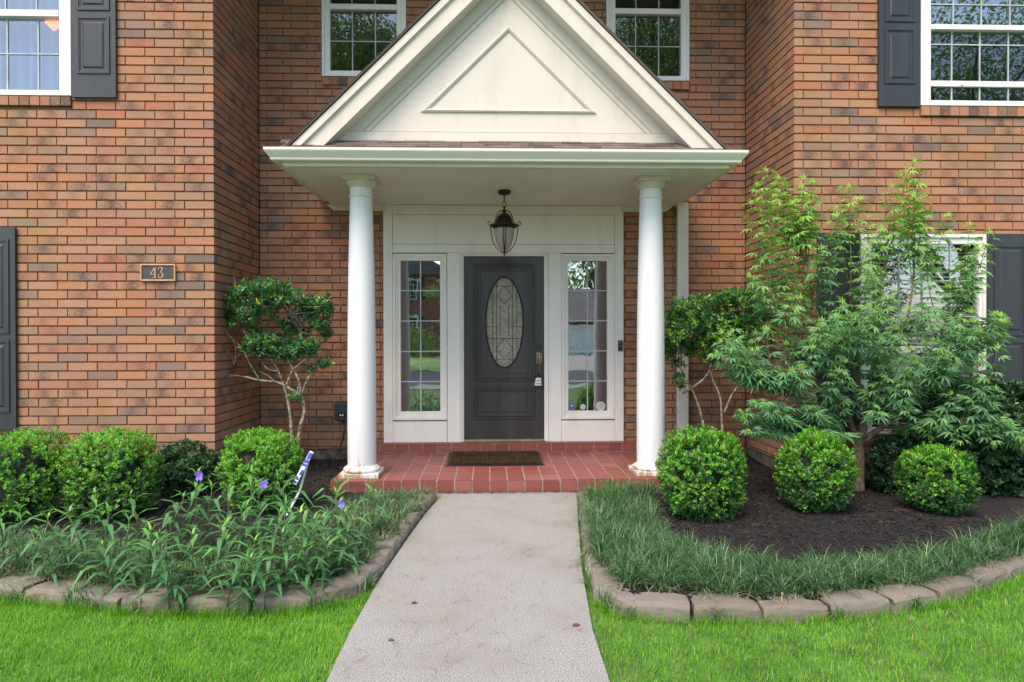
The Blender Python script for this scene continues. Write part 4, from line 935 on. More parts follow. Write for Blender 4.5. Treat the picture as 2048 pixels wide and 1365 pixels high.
for side, path in (('left', Lpath), ('right', Rpath)):
    P, d = dense(path); s = 0.0; i = 0; inn = []
    while s < d[-1]-.2 and i < 20:
        l = random.uniform(.26, .335); a = np.array([np.interp(s, d, P[:, k]) for k in (0, 1)]); c = np.array([np.interp(min(s+l, d[-1]), d, P[:, k]) for k in (0, 1)])
        dv = (c-a)/np.linalg.norm(c-a); nn = np.array([-dv[1], dv[0]])   # inward = towards the house
        mid = (a+c)/2
        tgt = np.array([-1.6 if side == 'left' else 2.2, -1.0])
        if np.dot(nn, tgt-mid) < 0: nn = -nn
        ang = math.atan2(dv[1], dv[0]); 
        if np.dot([-math.sin(ang), math.cos(ang)], nn) < 0: ang += math.pi
        dp = random.uniform(.15, .19); cc = mid+nn*dp/2
        o = make_stone(cc[0], cc[1], ang, l-.010, dp, random.uniform(.084, .096), i+(0 if side == 'left' else 40))
        tag(o, f'weathered tan edging stone of the {side} bed, {ords[i]} the border from the porch' if i else f'weathered tan edging stone of the {side} bed, closest to the red porch step', 'edging stone', f'edging stones of the {side} bed')
        s += l+random.uniform(.004, .022); i += 1
    ins = []
    for q in np.linspace(0, d[-1], 60):
        a = np.array([np.interp(q, d, P[:, k]) for k in (0, 1)]); c = np.array([np.interp(min(q+.05, d[-1]), d, P[:, k]) for k in (0, 1)])
        if q+.05 > d[-1]: break
        dv = (c-a)/np.linalg.norm(c-a); nn = np.array([-dv[1], dv[0]])
        if np.dot(nn, np.array([-1.6 if side == 'left' else 2.2, -1.0])-a) < 0: nn = -nn
        ins.append(a+nn*.10)
    inner[side] = ins
# ---- mulch beds
def bedh(x, y): return .030+.018*math.sin(x*1.7+y*2.3)+.012*mn.noise(Vector((x*3, y*3, 0)))
def bed(name, poly):
    P = np.array(poly); x0, y0 = P.min(0); x1, y1 = P.max(0); st = .045; nx, ny = int((x1-x0)/st)+2, int((y1-y0)/st)+2
    X = x0+np.arange(nx)*st; Y = y0+np.arange(ny)*st; V = np.array([[x, y, bedh(x, y)+.006*mn.noise(Vector((x*25, y*25, 1)))] for y in Y for x in X])
    ids = np.arange(nx*ny).reshape(ny, nx); Q = np.stack([ids[:-1, :-1], ids[:-1, 1:], ids[1:, 1:], ids[1:, :-1]], -1).reshape(-1, 4)
    c = V[Q].mean(1); Q = Q[inpoly(c, poly)]; return struct(bigmesh(name, V, Q, 'mulch', smooth=True))
lb = [tuple(p) for p in inner['left']]+[(-7, 0.02), (XL-.02, .02), (XL-.02, R+.01), (bx0, R+.01), (bx0, PY0)]
rb = [tuple(p) for p in inner['right']]+[(7, .02), (XR+.02, .02), (XR+.02, R+.01), (bx1, R+.01), (bx1, PY0)]
bed('mulch_bed', lb); bed('mulch_bed', rb)
# ================================================================ vegetation
def shellpts(n, rx, ry, rz, power=2.4, inner_=.80, seed=0, zmin=-.92):
    d = RS.normal(size=(n, 3)); d = nrm(d); d = d[d[:, 2] > zmin]
    k = (np.abs(d)**power).sum(1)**(-1/power)
    lump = np.array([mn.noise(Vector((*(q*2.6+seed),)))*.13+mn.noise(Vector((*(q*7+seed),)))*.10 for q in d])
    r = k*(1+lump)*(1-(1-inner_)*RS.rand(len(d))**1.6)
    return d*r[:, None]*np.array([rx, ry, rz]), d, lump
def shrub(label, c, r, n=1500, matn='box', ll=(.013, .019), lime=.42, power=2.4, group=None, name='boxwood_bush', limetop=.5, holes=.0, per=8, twigs=14, cat='bush'):
    cx, cy = c; rx, ry, rz = r; gz = bedh(cx, cy)-.01; cz = gz+rz*.97
    t = empty(name, (cx, cy, gz), label, cat, group); sd = random.random()*50
    P, d, lump = shellpts(n, rx, ry, rz, power, .72, sd)
    if holes: 
        hn = np.array([mn.noise(Vector((*(q*3.3+sd+9),))) for q in d]); keep = hn < (.35-holes); P, d, lump = P[keep], d[keep], lump[keep]
    st_ = RS.rand(len(P)) < .02; P[st_] = P[st_]*RS.uniform(1.03, 1.13, (st_.sum(), 1))
    P = P+np.array([cx, cy, cz]); N_ = len(P)
    ax = nrm(d+np.array([0, 0, .5])+RS.normal(size=(N_, 3))*.35)
    lm = np.array([mn.noise(Vector((*(q*5.5+sd+3),))) for q in d])
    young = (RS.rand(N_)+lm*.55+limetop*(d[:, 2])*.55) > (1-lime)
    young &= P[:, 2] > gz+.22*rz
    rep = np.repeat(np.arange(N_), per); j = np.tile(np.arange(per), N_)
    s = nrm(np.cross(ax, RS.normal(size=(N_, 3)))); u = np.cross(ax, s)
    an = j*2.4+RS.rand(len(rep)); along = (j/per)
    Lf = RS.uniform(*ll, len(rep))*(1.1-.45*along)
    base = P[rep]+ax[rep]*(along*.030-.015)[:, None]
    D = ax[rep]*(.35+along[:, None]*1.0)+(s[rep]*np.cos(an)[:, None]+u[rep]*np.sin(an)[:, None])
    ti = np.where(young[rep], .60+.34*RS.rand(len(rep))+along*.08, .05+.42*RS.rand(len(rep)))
    ti[RS.rand(len(rep)) < .010] = 1.0
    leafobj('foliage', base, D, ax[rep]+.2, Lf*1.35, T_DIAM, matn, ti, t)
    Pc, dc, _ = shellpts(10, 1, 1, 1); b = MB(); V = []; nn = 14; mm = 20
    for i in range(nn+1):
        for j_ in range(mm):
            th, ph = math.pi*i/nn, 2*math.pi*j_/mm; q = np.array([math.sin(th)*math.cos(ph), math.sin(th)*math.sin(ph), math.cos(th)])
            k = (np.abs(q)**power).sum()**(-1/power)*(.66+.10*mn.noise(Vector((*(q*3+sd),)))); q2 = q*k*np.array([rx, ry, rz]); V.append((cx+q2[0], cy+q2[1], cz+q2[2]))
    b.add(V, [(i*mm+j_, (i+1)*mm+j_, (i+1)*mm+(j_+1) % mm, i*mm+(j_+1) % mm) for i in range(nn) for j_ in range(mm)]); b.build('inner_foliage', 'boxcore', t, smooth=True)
    b = MB()
    for _ in range(twigs):
        q = nrm(RS.normal(size=3)*np.array([1, .7, .6])+np.array([0, -.9, -.2])); q0 = np.array([cx, cy, gz+rz*.3])+q*np.array([rx, ry, rz])*.3; q1 = np.array([cx, cy, cz])+q*np.array([rx, ry, rz])*RS.uniform(.85, 1.0)
        b.tube([q0, (q0+q1)/2+RS.normal(size=3)*.03, q1], [.004, .003, .0015], 5)
    for _ in range(6): a = random.random()*6.28; b.tube([(cx+.04*math.cos(a), cy+.04*math.sin(a), gz-.03), (cx+.11*math.cos(a), cy+.11*math.sin(a), gz+.18*rz*2)], [.010, .007], 6)
    b.build('twigs', 'twig', t, smooth=True); return t
def BALL(px, ybot, D, py_top, half, **k):
    X = WP(px, 800, CAM[1]+D)[0]; top = WP(px, py_top, CAM[1]+D)[2]; rx = half*D/F; gz = bedh(X, CAM[1]+D)
    return (X, CAM[1]+D), (rx, rx, (top-gz)/2)
G1 = 'rounded boxwoods in front of the house'
c, r = BALL(1403, 1035, 4.98, 852, 80); shrub('bright green clipped boxwood ball nearest the right column', c, r, 4200, lime=.5, power=2.8, holes=.02, group=G1)
c, r = BALL(1629, 1030, 5.04, 862, 70); shrub('clipped boxwood ball just left of the palmate tree trunk, lime tips at its top', c, r, 3600, lime=.40, holes=.03, limetop=.9, group=G1)
c, r = BALL(1874, 1035, 4.98, 888, 66); shrub('darker clipped boxwood ball right of the palmate tree trunk', c, r, 3600, holes=.06, lime=.32, limetop=1.0, group=G1)
c, r = BALL(524, 1000, 5.22, 855, 74); shrub('lime green boxwood ball beside the bent yard sign, under the small bare branched tree', c, r, 3400, lime=.62, limetop=.9, holes=.06, group=G1)
c, r = BALL(224, 1010, 5.12, 858, 77); shrub('squarish boxwood with bare twigs, second from the left edge under the house number', c, (r[0], r[1]*.9, r[2]), 3600, lime=.50, power=3.4, limetop=.9, holes=.09, twigs=30, group=G1)
c, r = BALL(40, 1020, 5.08, 860, 86); shrub('squarish boxwood at the far left edge below the dark shutter', c, (r[0], r[1]*.9, r[2]), 3600, lime=.46, power=3.4, limetop=.7, holes=.08, twigs=20, group=G1)
c, r = BALL(368, 985, 5.75, 884, 62); shrub('low dark green azalea shrub at the left brick corner', c, (r[0], r[1]*.8, r[2]), 1000, 'hedge', (.022, .034), .25, 2.4, None, 'azalea_shrub', holes=.06, per=7, twigs=16, cat='shrub')
c, r = BALL(1985, 960, 5.75, 765, 165); shrub('large dark green hedge shrub under the right window', c, (r[0], .34, r[2]), 3400, 'hedge', (.03, .045), .30, 4.0, None, 'hedge_shrub', per=7, twigs=20, cat='shrub')
c, r = BALL(1800, 985, 5.70, 870, 60); shrub('small dark shrub in shadow behind the palmate tree trunk', c, (r[0], r[1]*.7, r[2]), 800, 'hedge', (.022, .034), .12, 2.4, None, 'dark_shrub', holes=.03, per=7, twigs=8, cat='shrub')
# ---- small trees trained on bare stems
def branchpts(pts, sc_, org, Y, dy=0.0):
    return [WP(org[0]+p[0]/sc_, org[1]+p[1]/sc_, Y+dy*(i/(max(1, len(pts)-1)))) for i, p in enumerate(pts)]
def crownleaves(t, ells, sc_, org, Y, dens, L0, T, matn, tintf, ymax=1.15, yspread=.28, ell_twigs=None, name='foliage'):
    P = []; ti = []; tw = MB()
    for (ex, ey, rx, ry, w) in ells:
        n = int(dens*w*rx*ry/1000.)
        c = WP(org[0]+ex/sc_, org[1]+ey/sc_, Y+random.uniform(-yspread, yspread)*.5); D_ = c[1]-CAM[1]; a, bb = rx/sc_*D_/F, ry/sc_*D_/F
        for _ in range(max(2, n)):
            q = nrm(RS.normal(size=3))*RS.rand()**.45; cc = c+q*np.array([a, min(a, yspread), bb]); cc[1] = min(cc[1], ymax)
            P.append(cc); ti.append(0)
    P = np.array(P); N_ = len(P); per = 6; rep = np.repeat(np.arange(N_), per); ax = nrm(RS.normal(size=(N_, 3))*.6+np.array([0, -.25, .7])); an = np.tile(np.arange(per), N_)*2.4+RS.rand(N_*per)
    s = nrm(np.cross(ax, RS.normal(size=(N_, 3)))); u = np.cross(ax, s); al = np.tile(np.arange(per)/per, N_)
    D = ax[rep]*(.3+al[:, None])+s[rep]*np.cos(an)[:, None]+u[rep]*np.sin(an)[:, None]
    base = P[rep]+ax[rep]*((al-.5)*L0*1.6)[:, None]; base[:, 1] = np.minimum(base[:, 1], ymax)
    leafobj(name, base, D, ax[rep]+RS.normal(size=(N_*per, 3))*.3, RS.uniform(.75, 1.2, N_*per)*L0, T, matn, tintf(P, N_, rep), t)
    return P
def smallTree(name, label, base, limbs, ells, sc_, org, Y, dens, L0, tintf, barkm, extra_twigs=60, ymax=1.13, ys=.28):
    t = empty(name, tuple(base), label, 'tree'); b = MB()
    segs = []
    for pts, r0, r1 in limbs:
        W = branchpts(pts, sc_, org, Y); W = [np.array([p[0], min(ymax, p[1]+.05*mn.noise(Vector((i*1.3, pts[0][0]*.01, 0)))), p[2]]) for i, p in enumerate(W)]
        # smooth through the points
        Wd = []
        for i in range(len(W)-1):
            for q in np.linspace(0, 1, 5)[:-1]:
                p0, p1, p2, p3 = W[max(i-1, 0)], W[i], W[i+1], W[min(i+2, len(W)-1)]
                Wd.append(.5*(2*p1+(p2-p0)*q+(2*p0-5*p1+4*p2-p3)*q*q+(3*p1-p0-3*p2+p3)*q**3))
        Wd.append(W[-1]); rr = np.linspace(r0, r1, len(Wd)); b.tube(Wd, [r*(1+.12*random.uniform(-1, 1)) for r in rr], 8); segs += Wd[len(Wd)//2:]
    b.build('trunk', barkm, t, smooth=True)
    P = crownleaves(t, ells, sc_, org, Y, dens, L0, T_OVAL, 'privet', tintf, ymax, ys)
    tw = MB(); sg = np.array(segs)
    for _ in range(extra_twigs):
        q = P[RS.randint(len(P))]; k = np.argsort(np.linalg.norm(sg-q, axis=1))[RS.randint(3)]; s = sg[k]; m_ = (s+q)/2+RS.normal(size=3)*.035
        tw.tube([s, m_, q], [.0045, .003, .0015], 5)
    for _ in range(extra_twigs):
        q = P[RS.randint(len(P))]; tw.tube([q, q+RS.normal(size=3)*.05+np.array([0, -.02, .0]), q+RS.normal(size=3)*.09], [.0028, .002, .001], 4)
    tw.build('twigs', barkm, t, smooth=True); return t
def tA(P, N_, rep):
    ti = .30+.42*RS.rand(N_)[rep]+.1*RS.rand(len(rep)); y = RS.rand(len(rep)) < .025; ti[y] = 1.0; return ti
o1 = (380, 520); s1 = 3.592
limbs = [([(775, 1330), (790, 1200), (820, 1090), (800, 970), (785, 870), (745, 790), (700, 700), (640, 560)], .021, .006),
         ([(800, 975), (700, 915), (620, 880), (500, 865), (420, 845), (330, 832), (285, 826)], .015, .006),
         ([(728, 1330), (722, 1180), (708, 1050), (680, 930), (640, 800), (600, 740), (540, 640), (430, 520)], .018, .005),
         ([(805, 960), (850, 850), (905, 760), (935, 715), (900, 665), (820, 600), (780, 450)], .011, .004),
         ([(690, 910), (735, 800), (800, 740), (850, 690), (870, 560)], .010, .004), ([(500, 860), (440, 760), (380, 640), (300, 560), (235, 500), (200, 430)], .009, .003),
         ([(320, 760), (300, 690), (250, 640), (225, 660)], .005, .002), ([(330, 832), (270, 850), (235, 880)], .006, .002), ([(325, 745), (330, 620), (270, 520), (250, 400)], .006, .003), ([(640, 800), (560, 780), (480, 680), (420, 600), (380, 440)], .009, .003), ([(620, 880), (560, 830), (490, 800)], .008, .003)]
ells = [(300, 330, 100, 90, 1), (370, 260, 110, 70, 1.3), (500, 210, 140, 65, 1.5), (620, 200, 110, 60, 1.4), (700, 260, 110, 70, 1.3), (560, 310, 130, 70, .9), (820, 300, 110, 60, 1.3), (930, 320, 90, 60, 1.2), (980, 370, 70, 40, .9), (840, 390, 100, 60, .9), (430, 380, 110, 80, .8), (300, 440, 90, 50, .5),
        (450, 500, 60, 60, .7), (930, 460, 80, 60, .9), (970, 540, 60, 40, .9), (720, 470, 90, 60, .8), (590, 570, 120, 55, 1.9), (490, 610, 120, 65, 2.0), (620, 660, 120, 55, 1.8), (730, 650, 80, 80, 1.3), (840, 630, 95, 55, 1.8), (800, 540, 80, 50, .7), (200, 740, 60, 40, 1.4), (960, 745, 70, 25, 1.0), (870, 790, 25, 25, 1), (760, 990, 40, 30, .9), (470, 790, 30, 30, .6), (620, 440, 60, 50, .3)]
bs = WP(595, 893, .30); smallTree('small_tree', 'small sparse tree with mottled bare trunks and yellowing leaves left of the porch', (bs[0], .30, .03), limbs, ells, s1, o1, .30, 8.0, .042, tA, 'barkpale', 130)
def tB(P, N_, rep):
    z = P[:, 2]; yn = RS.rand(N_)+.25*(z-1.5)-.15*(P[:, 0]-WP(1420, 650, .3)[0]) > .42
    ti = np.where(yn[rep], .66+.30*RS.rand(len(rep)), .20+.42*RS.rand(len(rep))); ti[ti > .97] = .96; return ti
o2 = (1260, 320); s2 = 2.354
limbs = [([(345, 1290), (340, 1225), (305, 1110), (268, 1040), (235, 960), (270, 860), (330, 760)], .015, .005), ([(250, 1100), (300, 1070), (345, 1035), (375, 985), (380, 900), (350, 800)], .013, .006),
         ([(432, 1290), (428, 1200), (420, 1110), (385, 1010), (380, 880), (430, 760)], .013, .005), ([(440, 1190), (470, 1120), (520, 1020), (500, 900), (520, 760)], .012, .004), ([(385, 990), (450, 975), (500, 900)], .006, .003)]
ells = [(300, 690, 120, 50, 1.4), (400, 670, 120, 50, 1.4), (500, 650, 100, 45, 1.4), (590, 670, 80, 50, 1.2), (220, 740, 80, 60, 1.4), (330, 780, 130, 70, 1.5), (450, 760, 120, 70, 1.5), (560, 760, 110, 60, 1.3), (200, 830, 90, 50, 1.4), (120, 840, 30, 16, 1.6), (180, 890, 60, 50, 1.5), (260, 870, 80, 60, 1.4), (380, 870, 110, 55, 1.3), (500, 860, 110, 60, 1.2), (225, 960, 40, 40, .8), (240, 1040, 35, 35, 1.3), (470, 630, 30, 20, 1.4), (620, 740, 60, 60, 1), (380, 930, 60, 40, .8)]
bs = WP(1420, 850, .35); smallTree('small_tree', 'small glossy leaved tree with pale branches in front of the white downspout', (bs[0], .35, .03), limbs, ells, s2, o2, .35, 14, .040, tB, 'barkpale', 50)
# ---- palmate-leaved tree
YT = -.40
tb = WP(1716, 985, YT); t = empty('palmate_tree', (tb[0], YT, .03), 'tall multi stemmed tree with light green hand shaped leaves in front of the right window', 'tree')
pt = lambda x, y, Y=YT: WP(o2[0]+x/s2, o2[1]+y/s2, Y)
b = MB(); nodes = []
trunks = [([(1072, 1560), (1072, 1480), (1075, 1400), (1072, 1330), (1085, 1290)], .058, .046, 0), ([(1085, 1300), (1110, 1200), (1135, 1080), (1150, 950), (1165, 760), (1190, 560), (1230, 400)], .040, .007, .1),
          ([(1070, 1320), (1040, 1240), (1000, 1150), (975, 1090), (930, 960), (900, 800), (860, 640), (830, 480)], .026, .006, -.1), ([(1090, 1330), (1140, 1290), (1200, 1250), (1290, 1170), (1380, 1060), (1450, 900), (1500, 740)], .030, .006, -.25),
          ([(1010, 1180), (960, 1110), (850, 1010), (760, 900), (700, 760), (660, 600)], .018, .005, -.3), ([(1120, 1150), (1060, 1000), (1040, 850), (1040, 650), (1040, 450)], .018, .005, .15), ([(1135, 1080), (1220, 960), (1290, 800), (1330, 600), (1340, 420)], .02, .005, .2),
          ([(1180, 1260), (1300, 1260), (1430, 1250), (1550, 1230)], .016, .006, -.4), ([(1030, 1220), (930, 1160), (800, 1120), (690, 1080)], .014, .005, -.4), ([(918, 1300), (912, 1245), (890, 1190)], .022, .016, .2)]
for pts, r0, r1, dy in trunks:
    W = [pt(x, y, YT+dy*i/(len(pts)-1)) for i, (x, y) in enumerate(pts)]
    Wd = []
    for i in range(len(W)-1):
        for q in np.linspace(0, 1, 6)[:-1]:
            p0, p1, p2, p3 = W[max(i-1, 0)], W[i], W[i+1], W[min(i+2, len(W)-1)]
            Wd.append(.5*(2*p1+(p2-p0)*q+(2*p0-5*p1+4*p2-p3)*q*q+(3*p1-p0-3*p2+p3)*q**3))
    Wd.append(W[-1]); rr = np.linspace(r0, r1, len(Wd)); b.tube(Wd, list(rr), 10)
    if r0 < .05: nodes += [(w, dy) for w in Wd[4:]]
b.build('trunk', 'bark', t, smooth=True)
tips = [(640, 55), (600, 120), (700, 90), (820, 90), (860, 110), (760, 210), (1030, 130), (970, 230), (1090, 190), (1340, 12), (1300, 60), (1230, 130), (1300, 210), (1390, 180), (1500, 265), (1600, 310), (1690, 345), (1640, 420), (1560, 500), (1600, 580), (1450, 430), (1370, 330), (1180, 330), (1100, 430), (900, 420), (700, 400), (620, 470), (590, 560), (800, 520), (950, 560), (1000, 700), (1150, 560), (1250, 620),
        (470, 830), (430, 860), (520, 960), (545, 1215), (600, 1230), (620, 1140), (600, 900), (660, 790), (760, 700), (820, 980), (880, 1150), (760, 1190), (980, 1000), (1000, 1130), (700, 1000), (640, 1040), (850, 860),
        (1740, 730), (1690, 850), (1560, 880), (1600, 1000), (1450, 860), (1350, 900), (1250, 1050), (1200, 1180), (1300, 1280), (1450, 1080), (1500, 1200), (1650, 1120), (1750, 1220), (1840, 1330), (1790, 1290), (1700, 1320), (1550, 1320), (1600, 720), (1250, 800), (1100, 820), (900, 760), (1000, 880), (1400, 700), (1500, 600), (1750, 760), (1660, 960), (1420, 1300), (1380, 1180), (930, 1220), (1180, 960), (1320, 1000), (1520, 980), (740, 860), (1120, 700)]
LP_, LD_, LN_, LL_, LT_ = [], [], [], [], []; tw = MB()
_base = list(tips)
for (tx, ty_) in _base:
    if ty_ > 650: tips += [(tx+RS.uniform(-70, 70)*(.4 if tx < 560 or tx > 1700 else 1), ty_+RS.uniform(-50, 60)) for _ in range(2)]
    elif RS.rand() < .25 or tx < 1000: tips += [(tx+RS.uniform(-55, 55), ty_+RS.uniform(30, 120))]
for (tx, ty_) in tips:
    low = ty_ > 650
    yt_ = YT+(RS.uniform(-.62, -.05) if low else RS.uniform(-.32, .26)); yt_ = min(yt_, -.09)
    Tp = pt(tx, ty_, yt_)
    cand = [(np.linalg.norm((n_[0]-Tp)*np.array([1.6, 1, .55]))+(4 if n_[0][2] > Tp[2]-.10 else 0)+(abs(Tp[2]-n_[0][2]-(.28 if low else .75))*.5), i) for i, n_ in enumerate(nodes)]
    O = nodes[min(cand)[1]][0]; H = Tp-O; L_ = np.linalg.norm(H)
    Cp = O+H*np.array([.75, .75, .25]) if low else O+H*np.array([.8, .7, .45])
    ns = max(6, int(L_/.048)); pts = []
    for i in range(ns+1):
        q = i/ns; p = O*(1-q)**2+Cp*2*q*(1-q)+Tp*q*q; pts.append(p)
    tw.tube(pts, list(np.linspace(.0055, .0016, len(pts))), 5)
    a0 = RS.rand()*3.14
    for i in range(1, ns+1):
        q = i/ns
        if q < .22: continue
        dv = nrm(pts[i]-pts[i-1]); az = a0+(i % 2)*1.57+RS.uniform(-.3, .3)
        for sgn_ in (0, math.pi):
            a = az+sgn_; o_ = np.array([math.cos(a), math.sin(a), 0]); o_ = nrm(o_-dv*np.dot(o_, dv)*.6+np.array([0, 0, .22])); pl_ = RS.uniform(.03, .055)*(1.15-.4*q)
            pe = pts[i]+o_*pl_
            if pe[1] > -.04 or (pe[2] < .68 and abs(pe[0]-tb[0]-.05) < .24): continue
            tw.tube([pts[i], pe], [.0013, .001], 3, cap=False)
            LP_.append(pe); LD_.append(o_+np.array([0, 0, RS.uniform(-.65, .05)])); LN_.append(np.array([0, -.18, 1])+RS.normal(size=3)*.30)
            LL_.append(RS.uniform(.090, .128)*(1.08-.42*q*q)*(1 if low else .92)); LT_.append(.16+.25*RS.rand()+max(0, min(1, (pe[2]-1.2)/1.5))*.42+.14*q)  # tint lightens with height: young growth plus backlit sun put into the colour
    LP_.append(pts[-1]); LD_.append(dv+np.array([0, 0, .1])); LN_.append(np.array([0, -.6, .7])); LL_.append(.055); LT_.append(.85)
tw.build('twigs', 'stem', t, smooth=True)
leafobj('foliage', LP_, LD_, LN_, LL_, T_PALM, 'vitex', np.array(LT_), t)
# ---- petunia stems with lance leaves
def make_ruellia(h, seed, nodes_=7, flower=False):
    st_ = np.random.RandomState(seed); t = bpy.data.objects.new('petunia_plant', None); t.empty_display_size = .05; link(t)
    lean = st_.normal(size=2)*.06; b = MB(); pts = [np.array([lean[0]*h*q*q*2, lean[1]*h*q*q*2, h*q-.03*(q == 0)]) for q in np.linspace(0, 1, 6)]; b.tube(pts, list(np.linspace(.0045, .0025, 6)), 6); b.build('stem', 'stem', t, smooth=True)
    P, D, Nn, Ln, ti = [], [], [], [], []; a0 = st_.rand()*6
    for i in range(nodes_+1):
        q = .16+.84*i/nodes_; p = np.array([lean[0]*h*q*q*2, lean[1]*h*q*q*2, h*q]); az = a0+i*1.45
        top = i >= nodes_-1
        for k in range(2 if i < nodes_ else 4):
            a = az+k*(math.pi if i < nodes_ else 1.57)+st_.uniform(-.25, .25); el = (.22 if not top else .55)+st_.uniform(-.22, .25)
            if i == nodes_: el = 1.15
            P.append(p); D.append([math.cos(a), math.sin(a), math.tan(el)*.8]); Nn.append([-math.cos(a)*.5, -math.sin(a)*.5, 1]); Ln.append(st_.uniform(.14, .215)*(1 if i < nodes_-1 else .85 if i < nodes_ else .40)); ti.append(.1+.45*st_.rand()+(.2 if i == nodes_-1 else .45 if i == nodes_ else 0))
    leafobj('leaves', P, D, Nn, Ln, T_LANCE, 'ruellia', np.array(ti), t)
    if flower:
        b = MB(); c = np.array(P[-1])+np.array([.035, -.04, .03])
        for k in range(5):
            a = k*2*math.pi/5+.3; e1 = np.array([math.cos(a), -.25, math.sin(a)]); e2 = np.array([-math.sin(a), 0, math.cos(a)])
            b.add([c, c+e1*.014-e2*.011, c+e1*.026-e2*.006+np.array([0, -.004, 0]), c+e1*.026+e2*.006+np.array([0, -.004, 0]), c+e1*.014+e2*.011], [(0, 1, 2, 3, 4)])
        b.tube([c, c+np.array([-.02, .03, -.02])], [.004, .002], 5)
        b.build('flower', 'petal', t)
    return t
PL = [(390, 972, .40, 1), (412, 990, .36, 0), (280, 1000, .30, 0), (180, 1005, .28, 0), (522, 985, .36, 1), (500, 972, .38, 0), (590, 975, .44, 0), (640, 1008, .30, 0), (668, 996, .36, 0), (705, 1022, .28, 1), (748, 992, .28, 0), (330, 1012, .34, 0), (355, 1000, .36, 0), (455, 1000, .38, 0),
      (48, 1042, .30, 0), (8, 1050, .28, 0), (104, 1082, .24, 0), (135, 1052, .28, 0), (170, 1040, .32, 0), (205, 1044, .34, 0), (248, 1058, .30, 0), (300, 1068, .30, 0), (432, 1060, .32, 0), (465, 1038, .36, 0), (540, 1048, .36, 0), (604, 1060, .30, 0), (625, 1036, .34, 0), (560, 1020, .38, 0), (700, 1046, .28, 0), (660, 1050, .26, 0), (495, 1030, .36, 0),
      (428, 1098, .24, 0), (530, 1122, .22, 0), (352, 1150, .14, 0), (385, 1085, .28, 0), (480, 1090, .26, 0), (575, 1080, .28, 0), (620, 1100, .22, 0), (338, 1105, .26, 0), (280, 1090, .26, 0), (225, 1100, .22, 0), (455, 1130, .2, 0), (690, 1080, .2, 0), (655, 1085, .22, 0)]
protos = {}
rows = {'back': [], 'middle': [], 'front': []}
for (px, py, h, fl) in PL:
    p = GP(px, py, h+.03); rows['back'].append((px, p, h, fl))
rows['back'].sort(key=lambda q: -q[1][1]); _all = rows['back']; _n = len(_all); rows = {'back': _all[:_n//3], 'middle': _all[_n//3:2*_n//3], 'front': _all[2*_n//3:]}
onum = ['first', 'second', 'third', 'fourth', 'fifth', 'sixth', 'seventh', 'eighth', 'ninth', 'tenth', 'eleventh', 'twelfth', 'thirteenth', 'fourteenth', 'fifteenth', 'sixteenth', 'seventeenth', 'eighteenth', 'nineteenth', 'twentieth', 'twenty-first', 'twenty-second', 'twenty-third', 'twenty-fourth', 'twenty-fifth', 'twenty-sixth', 'twenty-seventh', 'twenty-eighth']
def copytree(o, parent=None):
    c = o.copy(); S.collection.objects.link(c); c.parent = parent
    for ch in [q for q in bpy.data.objects if q.parent == o]: copytree(ch, c)
    return c
ridx = 0
for rn, lst in rows.items():
    lst.sort(key=lambda q: q[0])
    for i, (px, p, h, fl) in enumerate(lst):
        key = (ridx % 7, fl); ridx += 1
        if key not in protos: o = make_ruellia(.34, 100+key[0]*3+fl, 6+key[0] % 3, fl); protos[key] = o
        else: o = copytree(protos[key])
        h *= 1.12; s = h/.34; o.location = (p[0], p[1], bedh(p[0], p[1])); o.rotation_euler = (0, 0, random.uniform(0, 6.28) if not fl else random.uniform(-.3, .3)); o.scale = (.75+.25*s,)*2+(s,)
        tag(o, (f'violet flowering petunia stem, {onum[i]} from left in the {rn} row of the left bed' if fl else f'leafy petunia stem, {onum[i]} from left in the {rn} row of the left bed'), 'plant', 'petunia stems in the left bed')
# ---- strap-leaved border grass
def border(name, poly, ntuft, dry, h=(.14, .24), per=26, label=None):
    P2 = np.array(poly); x0, y0 = P2.min(0); x1, y1 = P2.max(0); C_ = []
    while len(C_) < ntuft:
        q = np.stack([RS.uniform(x0, x1, 4000), RS.uniform(y0, y1, 4000)], 1); q = q[inpoly(q, poly)]; C_ += list(q)
    C_ = np.array(C_[:ntuft]); per_ = RS.randint(per-8, per+8, ntuft); rep = np.repeat(np.arange(ntuft), per_); n = len(rep)
    hz = RS.uniform(*h, ntuft)
    base = np.zeros((n, 3)); base[:, :2] = C_[rep]+RS.normal(size=(n, 2))*.018; base[:, 2] = [bedh(x, y)-.005 for x, y in base[:, :2]]
    az = RS.uniform(0, 6.283, n); lean = np.abs(RS.normal(size=n))*.45+.12; Ln = hz[rep]*RS.uniform(.75, 1.3, n); curl = RS.uniform(.9, 2.3, n)
    dead = RS.rand(n) < (dry+.25*np.array([max(0, mn.noise(Vector((x*1.8, y*1.8, 4)))) for x, y in C_])[rep]); lean[dead] += RS.uniform(.3, .9, dead.sum()); Ln[dead] *= .85
    V, Q, k = blades(base, az, lean, Ln, RS.uniform(.0035, .0062, n), curl, 4)
    tt = RS.uniform(-.20, .16, ntuft)[rep]; ti = np.where(dead, RS.uniform(.83, 1, n), np.clip(.38+tt+RS.normal(size=n)*.22, 0, .78))
    V[:, 1] = np.maximum(V[:, 1], -9)
    o = bigmesh(name, V, Q, 'liriope', None, np.repeat(ti, k)); o['kind'] = 'stuff'
    return tag(o, label, 'ground cover')
gp_ = lambda L_: [tuple(GP(x, y, .04)[:2]) for x, y in L_]
